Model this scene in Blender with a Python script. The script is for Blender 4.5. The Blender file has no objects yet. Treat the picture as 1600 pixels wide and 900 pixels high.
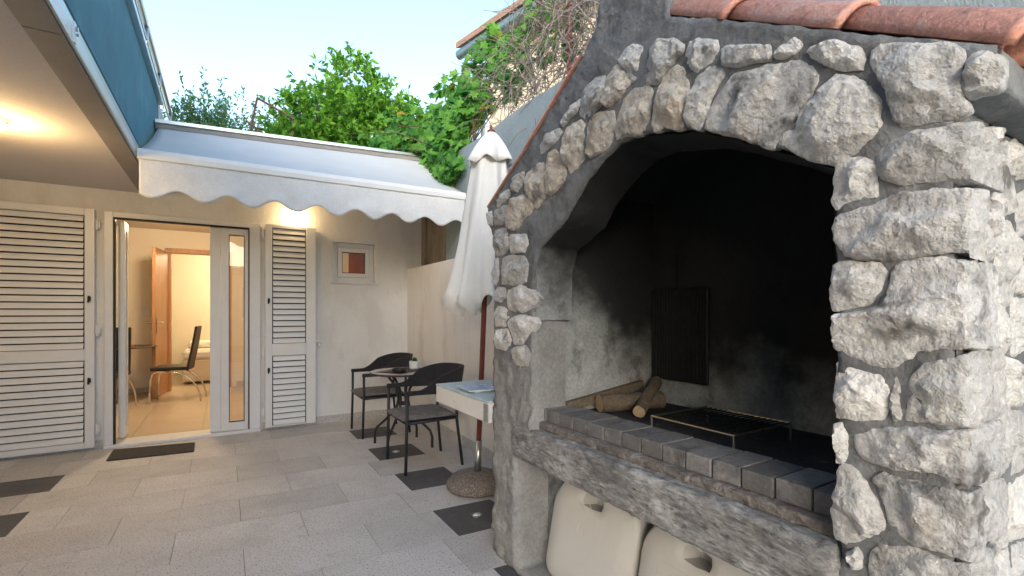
import bpy, bmesh, math, random
from mathutils import Vector, Matrix, noise
from mathutils.geometry import delaunay_2d_cdt
random.seed(7)
R = math.radians
scene = bpy.context.scene
COL = scene.collection

# ---------------------------------------------------------------- camera
cam_d = bpy.data.cameras.new('camera'); cam = bpy.data.objects.new('camera', cam_d); COL.objects.link(cam)
TH = math.atan(450 / 740)
cam.location = (0, 0, 1.30); cam.rotation_euler = (R(90), 0, -TH)
cam_d.sensor_width = 36; cam_d.lens = 740 / 1600 * 36; cam_d.shift_y = 37 / 1600
cam_d.clip_start = 0.02; cam_d.clip_end = 3000
scene.camera = cam
# ---------------------------------------------------------------- sky, sun, exposure
SUN_EL, SUN_AZ = R(14), R(212)            # low sun behind the camera, clockwise from +Y
w = bpy.data.worlds.new('World'); scene.world = w; w.use_nodes = True
wn, wl = w.node_tree.nodes, w.node_tree.links
bg = wn['Background']
sky = wn.new('ShaderNodeTexSky'); sky.sky_type = 'NISHITA'; sky.sun_disc = False
sky.sun_elevation = SUN_EL; sky.sun_rotation = SUN_AZ
sky.air_density = 1.0; sky.dust_density = 1.0; sky.ozone_density = 0.6
wl.new(sky.outputs[0], bg.inputs[0]); bg.inputs[1].default_value = 0.15
sd = bpy.data.lights.new('sun', 'SUN'); sd.energy = 0.9; sd.angle = R(28); sd.color = (1, .99, .98)
so = bpy.data.objects.new('sun', sd); COL.objects.link(so); so.location = (-4, -8, 9)
sv = Vector((math.sin(SUN_AZ) * math.cos(SUN_EL), math.cos(SUN_AZ) * math.cos(SUN_EL), math.sin(SUN_EL)))
so.rotation_euler = sv.to_track_quat('Z', 'Y').to_euler()
vs = scene.view_settings
vs.view_transform = 'Standard'; vs.look = 'None'; vs.gamma = 1; vs.use_curve_mapping = False
vs.exposure = 1.98
scene.cycles.max_bounces = 5; scene.cycles.use_denoising = True

# ---------------------------------------------------------------- helpers
def wm(o):
    return o.matrix_basis.copy() if o.parent is None else wm(o.parent) @ o.matrix_parent_inverse @ o.matrix_basis

def par(o, parent):
    if parent is not None:
        o.parent = parent; o.matrix_parent_inverse = wm(parent).inverted()
    return o

def tag(o, label=None, cat=None, group=None, kind=None):
    if label: o['label'] = label
    if cat: o['category'] = cat
    if group: o['group'] = group
    if kind: o['kind'] = kind
    return o

def thing(name, loc, label, cat, group=None, rz=0):
    o = bpy.data.objects.new(name, None); o.empty_display_size = .1
    o.location = loc; o.rotation_euler = (0, 0, rz); COL.objects.link(o)
    return tag(o, label, cat, group)

def inst(name, me, parent, loc=(0, 0, 0), rot=(0, 0, 0), sc=(1, 1, 1)):
    o = bpy.data.objects.new(name, me); o.location = loc; o.rotation_euler = rot; o.scale = sc
    COL.objects.link(o); return par(o, parent)

class MB:
    def __init__(s): s.v = []; s.f = []
    def add(s, v, f):
        n = len(s.v); s.v += [tuple(p) for p in v]; s.f += [tuple(i + n for i in q) for q in f]; return s
    def box(s, x0, x1, y0, y1, z0, z1):
        v = [(x, y, z) for z in (z0, z1) for y in (y0, y1) for x in (x0, x1)]
        return s.add(v, [(0, 2, 3, 1), (4, 5, 7, 6), (0, 1, 5, 4), (2, 6, 7, 3), (0, 4, 6, 2), (1, 3, 7, 5)])
    def tube(s, path, r, seg=8, cap=True):
        P = [Vector(p) for p in path]; n = len(P); v = []; f = []
        rr = r if isinstance(r, (list, tuple)) else [r] * n
        up = None
        for i in range(n):
            t = (P[min(i + 1, n - 1)] - P[max(i - 1, 0)]).normalized()
            if up is None:
                up = Vector((0, 0, 1)) if abs(t.z) < .9 else Vector((1, 0, 0))
            a = t.cross(up).normalized(); b = a.cross(t).normalized(); up = b
            for k in range(seg):
                q = 2 * math.pi * k / seg
                v.append(P[i] + rr[i] * (math.cos(q) * a + math.sin(q) * b))
        for i in range(n - 1):
            for k in range(seg):
                k2 = (k + 1) % seg
                f.append((i * seg + k, i * seg + k2, (i + 1) * seg + k2, (i + 1) * seg + k))
        if cap: f += [tuple(range(seg))[::-1], tuple(range((n - 1) * seg, n * seg))]
        return s.add(v, f)
    def lathe(s, prof, c=(0, 0, 0), seg=24):
        v = []; f = []; n = len(prof)
        for r, z in prof:
            for k in range(seg):
                q = 2 * math.pi * k / seg; v.append((c[0] + r * math.cos(q), c[1] + r * math.sin(q), c[2] + z))
        for i in range(n - 1):
            for k in range(seg):
                k2 = (k + 1) % seg
                f.append((i * seg + k, i * seg + k2, (i + 1) * seg + k2, (i + 1) * seg + k))
        f += [tuple(range(seg))[::-1], tuple(range((n - 1) * seg, n * seg))]
        return s.add(v, f)
    def prism(s, pts, fn, d0, d1):
        n = len(pts); v = [fn(p, d0) for p in pts] + [fn(p, d1) for p in pts]
        f = [tuple(range(n))[::-1], tuple(range(n, 2 * n))] + [(i, (i + 1) % n, n + (i + 1) % n, n + i) for i in range(n)]
        return s.add(v, f)
    def mesh(s, name, m, bevel=0, smooth=False, seg=1):
        me = bpy.data.meshes.new(name); me.from_pydata(s.v, [], s.f)
        bm = bmesh.new(); bm.from_mesh(me); bmesh.ops.recalc_face_normals(bm, faces=bm.faces)
        if bevel:
            es = [e for e in bm.edges if len(e.link_faces) == 2 and e.calc_face_angle(0) > .6]
            bmesh.ops.bevel(bm, geom=es, offset=bevel, segments=seg, affect='EDGES', profile=.5, clamp_overlap=True)
        bm.to_mesh(me); bm.free()
        if smooth:
            for p in me.polygons: p.use_smooth = True
        me.materials.append(m); return me
    def build(s, name, m, parent=None, bevel=0, smooth=False, seg=1):
        o = bpy.data.objects.new(name, s.mesh(name, m, bevel, smooth, seg)); COL.objects.link(o); return par(o, parent)

def box(name, m, parent, a, bevel=0):
    return MB().box(*a).build(name, m, parent, bevel)

def fbm(p, o=4): return noise.fractal(Vector(p), 1.0, 2.0, o)

# ---------------------------------------------------------------- materials
def material(name, col, rough=.7, var=.12, scale=8, bump=.15, bscale=60, stain=None, metallic=0, spec=.4, rnd=0, detail=6, stretch=(1, 1, 1), soft=.12, fine_amt=.7):
    m = bpy.data.materials.new(name); m.use_nodes = True
    N, L = m.node_tree.nodes, m.node_tree.links; p = N['Principled BSDF']
    p.inputs['Roughness'].default_value = rough; p.inputs['Metallic'].default_value = metallic
    p.inputs['Specular IOR Level'].default_value = spec
    tc = N.new('ShaderNodeTexCoord'); mp = N.new('ShaderNodeMapping'); mp.inputs['Scale'].default_value = stretch
    L.new(tc.outputs['Object'], mp.inputs[0]); vec = mp.outputs[0]
    oi = N.new('ShaderNodeObjectInfo')
    ad = N.new('ShaderNodeVectorMath'); ad.operation = 'ADD'
    sc = N.new('ShaderNodeVectorMath'); sc.operation = 'SCALE'; sc.inputs['Scale'].default_value = 37
    cb = N.new('ShaderNodeCombineXYZ'); L.new(oi.outputs['Random'], cb.inputs[0]); L.new(oi.outputs['Random'], cb.inputs[1])
    L.new(cb.outputs[0], sc.inputs[0]); L.new(vec, ad.inputs[0]); L.new(sc.outputs[0], ad.inputs[1])
    vec = ad.outputs[0] if rnd else vec
    def nz(s, d=detail):
        n = N.new('ShaderNodeTexNoise'); n.inputs['Scale'].default_value = s; n.inputs['Detail'].default_value = d
        n.inputs['Roughness'].default_value = .65; L.new(vec, n.inputs[0]); return n.outputs[0]
    def ramp(src, a, b, ca, cb_):
        r = N.new('ShaderNodeValToRGB'); r.color_ramp.elements[0].position = a; r.color_ramp.elements[1].position = b
        r.color_ramp.elements[0].color = (*ca, 1); r.color_ramp.elements[1].color = (*cb_, 1); L.new(src, r.inputs[0]); return r.outputs[0]
    def mix(fac, a, b):
        x = N.new('ShaderNodeMix'); x.data_type = 'RGBA'
        if isinstance(fac, float): x.inputs[0].default_value = fac
        else: L.new(fac, x.inputs[0])
        for s_, q in ((a, 6), (b, 7)):
            if isinstance(s_, tuple): x.inputs[q].default_value = (*s_, 1)
            else: L.new(s_, x.inputs[q])
        return x.outputs[2]
    lo = tuple(max(0, c * (1 - var)) for c in col); hi = tuple(min(1, c * (1 + var)) for c in col)
    c = ramp(nz(scale), .3, .7, lo, hi)
    fine = ramp(nz(bscale * 1.3, 3), .36, .64, (1 - var * fine_amt,) * 3, (1 + var * fine_amt * .8,) * 3)
    mu = N.new('ShaderNodeMix'); mu.data_type = 'RGBA'; mu.blend_type = 'MULTIPLY'; mu.inputs[0].default_value = 1
    L.new(c, mu.inputs[6]); L.new(fine, mu.inputs[7]); c = mu.outputs[2]
    for st in (stain or []):
        scol, sscale, th, amt = st
        c = mix(ramp(nz(sscale, 4), th, th + soft, (0, 0, 0), (amt,) * 3), c, scol)
    if rnd:
        hv = N.new('ShaderNodeHueSaturation'); mr = N.new('ShaderNodeMapRange')
        mr.inputs[3].default_value = 1 - rnd; mr.inputs[4].default_value = 1 + rnd
        L.new(oi.outputs['Random'], mr.inputs[0]); L.new(mr.outputs[0], hv.inputs['Value']); L.new(c, hv.inputs['Color']); c = hv.outputs[0]
    L.new(c, p.inputs['Base Color'])
    if bump:
        b = N.new('ShaderNodeBump'); b.inputs['Strength'].default_value = bump; b.inputs['Distance'].default_value = .02
        L.new(nz(bscale, 5), b.inputs['Height']); L.new(b.outputs[0], p.inputs['Normal'])
    return m

def metal(name, col, rough=.3): return material(name, col, rough, .05, 20, .02, 200, metallic=1)

def glass_mat(name, tint=(1, 1, 1)):
    m = bpy.data.materials.new(name); m.use_nodes = True; N, L = m.node_tree.nodes, m.node_tree.links
    N.remove(N['Principled BSDF']); out = N['Material Output']
    t = N.new('ShaderNodeBsdfTransparent'); t.inputs[0].default_value = (*tint, 1)
    g = N.new('ShaderNodeBsdfGlossy'); g.inputs['Roughness'].default_value = .01
    fr = N.new('ShaderNodeFresnel'); fr.inputs[0].default_value = 1.52
    k = N.new('ShaderNodeMath'); k.operation = 'MULTIPLY'; k.inputs[1].default_value = 1.8; k.use_clamp = True
    mx = N.new('ShaderNodeMixShader'); L.new(fr.outputs[0], k.inputs[0]); L.new(k.outputs[0], mx.inputs[0])
    L.new(t.outputs[0], mx.inputs[1]); L.new(g.outputs[0], mx.inputs[2]); L.new(mx.outputs[0], out.inputs[0]); return m

def emit_mat(name, col, s):
    m = bpy.data.materials.new(name); m.use_nodes = True; p = m.node_tree.nodes['Principled BSDF']
    p.inputs['Base Color'].default_value = (*col, 1); p.inputs['Emission Color'].default_value = (*col, 1); p.inputs['Emission Strength'].default_value = s; return m

def leaf_mat(name, a, b, yellow=None):
    m = bpy.data.materials.new(name); m.use_nodes = True; N, L = m.node_tree.nodes, m.node_tree.links; p = N['Principled BSDF']
    g = N.new('ShaderNodeNewGeometry'); oi = N.new('ShaderNodeObjectInfo'); s = N.new('ShaderNodeMath'); s.operation = 'ADD'
    L.new(g.outputs['Random Per Island'], s.inputs[0]); L.new(oi.outputs['Random'], s.inputs[1])
    fr = N.new('ShaderNodeMath'); fr.operation = 'FRACT'; L.new(s.outputs[0], fr.inputs[0])
    r = N.new('ShaderNodeValToRGB'); r.color_ramp.elements[0].color = (*a, 1); r.color_ramp.elements[1].color = (*b, 1)
    nn = N.new('ShaderNodeTexNoise'); nn.inputs['Scale'].default_value = 3.5; nn.inputs['Detail'].default_value = 2; L.new(g.outputs['Position'], nn.inputs[0])
    mm = N.new('ShaderNodeMath'); mm.operation = 'MULTIPLY_ADD'; mm.inputs[1].default_value = 1.3; mm.inputs[2].default_value = -.65; L.new(nn.outputs[0], mm.inputs[0])
    m2 = N.new('ShaderNodeMath'); m2.operation = 'MULTIPLY_ADD'; m2.inputs[1].default_value = 1.0; L.new(fr.outputs[0], m2.inputs[0]); L.new(mm.outputs[0], m2.inputs[2]); m2.use_clamp = True
    L.new(m2.outputs[0], r.inputs[0]); L.new(r.outputs[0], p.inputs['Base Color'])
    p.inputs['Roughness'].default_value = .5; p.inputs['Specular IOR Level'].default_value = .3
    tr = N.new('ShaderNodeBsdfTranslucent'); L.new(r.outputs[0], tr.inputs[0])
    mx = N.new('ShaderNodeMixShader'); mx.inputs[0].default_value = .5
    L.new(p.outputs[0], mx.inputs[1]); L.new(tr.outputs[0], mx.inputs[2]); L.new(mx.outputs[0], N['Material Output'].inputs[0]); return m

def soot_mat(name, col):
    """concrete, blackened by smoke: higher up and deeper in the chamber is blacker"""
    m = material(name, col, .9, .22, 9, .35, 45, stain=[((.32, .31, .29), 14, .6, .5), ((.07, .06, .05), 7, .55, .6)])
    N, L = m.node_tree.nodes, m.node_tree.links; p = N['Principled BSDF']
    src = p.inputs['Base Color'].links[0].from_socket
    tc = N.new('ShaderNodeTexCoord'); sx = N.new('ShaderNodeSeparateXYZ'); L.new(tc.outputs['Object'], sx.inputs[0])
    n = N.new('ShaderNodeTexNoise'); n.inputs['Scale'].default_value = 5; n.inputs['Detail'].default_value = 8; L.new(tc.outputs['Object'], n.inputs[0])
    def ma(op, a, b):
        q = N.new('ShaderNodeMath'); q.operation = op
        for i, s in enumerate((a, b)):
            if isinstance(s, (int, float)): q.inputs[i].default_value = s
            else: L.new(s, q.inputs[i])
        return q.outputs[0]
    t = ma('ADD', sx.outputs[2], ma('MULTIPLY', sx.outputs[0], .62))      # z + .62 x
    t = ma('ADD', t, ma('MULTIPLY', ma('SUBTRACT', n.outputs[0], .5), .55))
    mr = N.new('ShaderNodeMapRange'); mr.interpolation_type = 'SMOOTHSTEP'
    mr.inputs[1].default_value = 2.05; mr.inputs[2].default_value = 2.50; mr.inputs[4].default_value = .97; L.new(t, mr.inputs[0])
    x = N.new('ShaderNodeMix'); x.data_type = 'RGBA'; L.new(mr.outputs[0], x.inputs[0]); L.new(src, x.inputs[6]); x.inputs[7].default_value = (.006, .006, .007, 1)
    L.new(x.outputs[2], p.inputs['Base Color']); return m

M = {}
M['plaster'] = material('white_plaster', (.78, .77, .75), .85, .05, 3, .3, 110, stain=[((.66, .64, .60), 2.2, .52, .5), ((.60, .57, .53), 7, .58, .35)], stretch=(1, 1, .45))
M['plaster_low'] = material('white_plaster_low', (.78, .755, .72), .85, .06, 2, .3, 110, stain=[((.60, .55, .49), 2.5, .53, .5), ((.5, .46, .41), 9, .60, .4)], stretch=(1, 1, .35))
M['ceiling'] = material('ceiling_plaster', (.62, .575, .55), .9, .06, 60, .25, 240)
M['blue'] = material('blue_render', (.10, .27, .37), .85, .12, 4, .3, 180, stain=[((.13, .33, .43), 2, .55, .6)])
M['conc'] = material('concrete', (.25, .25, .245), .9, .2, 5, .4, 50, stain=[((.15, .145, .14), 3, .55, .6), ((.42, .41, .40), 12, .62, .5)])
M['conc_wall'] = material('rendered_retaining_wall', (.27, .33, .36), .9, .14, 3, .5, 110, stain=[((.17, .20, .21), 1.5, .55, .6), ((.40, .43, .45), 6, .62, .4)], stretch=(1, 1, .5))
M['conc_brown'] = material('weathered_concrete', (.26, .22, .18), .9, .2, 4, .4, 70, stain=[((.14, .11, .085), 3, .5, .7)], stretch=(1, 1, .4))
M['mortar'] = material('grey_mortar', (.175, .18, .185), .9, .2, 5, .6, 34, fine_amt=.6, stain=[((.075, .075, .075), 4, .52, .7), ((.27, .275, .275), 5, .56, .6), ((.08, .08, .08), 30, .60, .3)])
M['stone'] = material('split_limestone', (.56, .55, .53), .85, .18, 6, .9, 42, rnd=.22, fine_amt=.9,
    stain=[((.36, .32, .27), 3, .54, .4), ((.70, .68, .65), 9, .52, .75), ((.13, .12, .11), 9, .58, .8), ((.22, .20, .18), 60, .57, .5)])  # finest speckle: weathered pits, darkened for shading the soft light leaves out
M['stone_ochre'] = material('ochre_limestone', (.53, .485, .42), .85, .2, 6, .9, 42, rnd=.22, fine_amt=.9,
    stain=[((.42, .27, .15), 6, .50, .6), ((.6, .57, .52), 12, .54, .7), ((.12, .105, .09), 8, .55, .8), ((.2, .17, .15), 60, .57, .5)])  # finest dark speckle again paints shade into the weathered pits
M['stone_lichen'] = material('lichened_limestone', (.56, .55, .535), .85, .16, 6, .9, 42, rnd=.14, fine_amt=.9,
    stain=[((.64, .62, .6), 12, .53, .6), ((.36, .29, .2), 11, .58, .5), ((.08, .075, .065), 7, .53, .85), ((.2, .18, .16), 60, .56, .5)])  # last speckle colour: pit shade painted in here too
M['granite'] = material('granite_paving', (.55, .535, .52), .62, .10, 2.5, .08, 200, rnd=.09, stain=[((.13, .125, .12), 100, .53, .85), ((.62, .60, .58), 95, .54, .7), ((.30, .285, .27), 2.2, .53, .28), ((.20, .185, .17), 9, .60, .3)])
M['granite_dark'] = material('dark_granite_paving', (.075, .075, .08), .55, .12, 4, .05, 200, rnd=.08, stain=[((.19, .19, .19), 120, .54, .7), ((.13, .125, .12), 4, .53, .5)])
M['joint'] = material('paving_joint', (.13, .12, .11), .95, .2, 20, .2, 100)
M['white'] = material('white_aluminium', (.80, .80, .80), .35, .03, 6, .01, 200, spec=.5)
M['black'] = material('black_rubber', (.015, .015, .016), .5, .1, 20, .05, 200)
M['steel'] = metal('brushed_steel', (.55, .57, .58), .32)
M['alu'] = metal('grey_aluminium', (.62, .68, .70), .4)
M['trim'] = material('taupe_trim', (.27, .245, .225), .7, .08, 4, .1, 150)
M['awning'] = material('awning_cloth', (.62, .62, .62), .8, .04, 3, .1, 350)
M['valance'] = material('valance_cloth', (.70, .70, .70), .8, .06, 5, .25, 45)
M['canvas'] = material('cream_canvas', (.80, .79, .75), .85, .05, 4, .12, 300)
M['rust'] = material('red_brown_pole', (.19, .05, .035), .5, .15, 10, .05, 150)
M['terracotta'] = material('terracotta', (.68, .32, .235), .85, .14, 6, .4, 70, rnd=.12, fine_amt=1, stain=[((.48, .21, .15), 5, .54, .5), ((.74, .50, .41), 8, .55, .6), ((.20, .16, .13), 30, .58, .5)])
M['brick'] = material('sooted_paver', (.16, .155, .152), .9, .2, 9, .35, 80, rnd=.22, stain=[((.06, .055, .052), 7, .54, .75), ((.33, .29, .26), 16, .6, .5)])
M['brick_top'] = material('weathered_brick_course', (.20, .18, .165), .9, .3, 9, .9, 45, fine_amt=1.2, stain=[((.12, .11, .10), 8, .5, .7), ((.5, .47, .44), 12, .58, .7)])
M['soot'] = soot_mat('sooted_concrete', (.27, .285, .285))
M['ash'] = material('ash_floor', (.025, .025, .027), .95, .4, 12, .4, 60, stain=[((.10, .10, .10), 18, .6, .6)])
M['slab'] = material('rough_concrete_beam', (.27, .265, .255), .92, .28, 6, 1.0, 40, fine_amt=1.2, stain=[((.12, .115, .11), 5, .53, .7), ((.54, .54, .53), 8, .55, .75), ((.07, .07, .065), 40, .57, .8)], stretch=(1, .5, 1.6))
M['iron'] = material('black_iron', (.02, .02, .021), .6, .3, 20, .2, 120, metallic=.6)
M['wire'] = metal('worn_wire', (.35, .33, .30), .4)
M['bark'] = material('firewood_bark', (.125, .095, .065), .9, .3, 14, .7, 50, stain=[((.08, .06, .04), 9, .5, .7)], stretch=(1, 1, 1))
M['cutwood'] = material('cut_wood', (.36, .26, .15), .8, .15, 30, .2, 90)
M['plastic'] = material('beige_plastic', (.47, .46, .435), .55, .05, 2, .08, 220, stain=[((.42, .40, .37), 3, .55, .5)])
M['wicker'] = material('dark_wicker', (.035, .034, .038), .55, .25, 30, .9, 260)
M['dkmetal'] = material('anthracite_metal', (.022, .024, .03), .45, .1, 20, .03, 200)
M['cushion'] = material('grey_cushion', (.16, .145, .14), .95, .25, 14, .5, 90, stain=[((.25, .235, .23), 18, .55, .5)])
M['tabletop'] = material('pale_table_top', (.50, .48, .45), .25, .06, 10, .02, 200)
M['brown'] = material('brown_woven_mat', (.07, .045, .038), .6, .2, 30, .5, 240)
M['pot'] = material('white_ceramic', (.78, .78, .77), .3, .03, 5, .01, 50)
M['pebble'] = material('exposed_pebble', (.22, .19, .17), .8, .3, 60, 1.0, 95, stain=[((.52, .48, .43), 80, .56, .8), ((.06, .055, .05), 95, .58, .8)], soft=.05)
M['counter_top'] = material('blue_grey_counter', (.42, .52, .55), .4, .14, 9, .1, 80, stain=[((.62, .68, .70), 14, .58, .7)])
M['counter'] = material('white_counter', (.70, .68, .65), .7, .06, 5, .15, 90, stain=[((.48, .46, .43), 5, .62, .4)])
M['mat'] = material('grey_doormat', (.075, .07, .068), .95, .2, 30, .8, 300)
M['room_wall'] = material('cream_room_paint', (.78, .70, .58), .85, .03, 3, .05, 120)
M['room_floor'] = material('beige_floor_tile', (.56, .45, .33), .3, .06, 3, .02, 60, rnd=.04)
M['oak'] = material('orange_wood', (.50, .25, .115), .45, .15, 5, .05, 60, stretch=(6, 6, .6))
M['leather'] = material('black_leather', (.02, .017, .015), .4, .15, 15, .1, 200)
M['chrome'] = metal('chrome', (.75, .72, .68), .12)
M['linen'] = material('white_linen', (.74, .70, .64), .9, .04, 5, .3, 20)
M['bedbase'] = material('cream_bed_base', (.58, .50, .40), .8, .05, 5, .1, 80)
M['glass'] = glass_mat('window_glass')
M['tabglass'] = glass_mat('table_glass', (.75, .7, .66))
M['orange'] = material('orange_curtain', (.62, .17, .06), .9, .1, 10, .2, 60)
M['wallcream'] = material('cream_house_wall', (.60, .52, .41), .9, .08, 3, .2, 90)
M['zinc'] = material('zinc_gutter', (.33, .42, .44), .4, .12, 4, .05, 80, metallic=.5)
M['oldtile'] = material('old_roof_tile', (.26, .16, .12), .9, .2, 8, .3, 60)
M['twig'] = material('grey_twig', (.22, .20, .19), .9, .3, 20, .3, 80)
M['twig_brown'] = material('brown_stem', (.13, .085, .06), .9, .3, 20, .3, 80)
M['ground'] = material('earth', (.16, .14, .11), .95, .2, 1, .3, 20)
M['grape'] = leaf_mat('grape_leaf', (.035, .17, .035), (.19, .45, .07))
M['grape_yellow'] = leaf_mat('yellowing_leaf', (.30, .26, .03), (.50, .36, .04))
M['laurel'] = leaf_mat('bright_leaf', (.06, .21, .02), (.25, .52, .06))
M['olive'] = leaf_mat('grey_green_leaf', (.06, .17, .07), (.15, .32, .14))
M['succ'] = leaf_mat('succulent_leaf', (.03, .10, .03), (.07, .2, .05))
def mag_mat():
    m = material('magazine_cover', (.28, .45, .66), .3, .3, 12, 0, 60, stain=[((.75, .80, .86), 16, .55, .9), ((.45, .16, .28), 22, .64, .7), ((.09, .16, .32), 13, .6, .8)], soft=.03)
    return m
M['mag'] = mag_mat()
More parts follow.
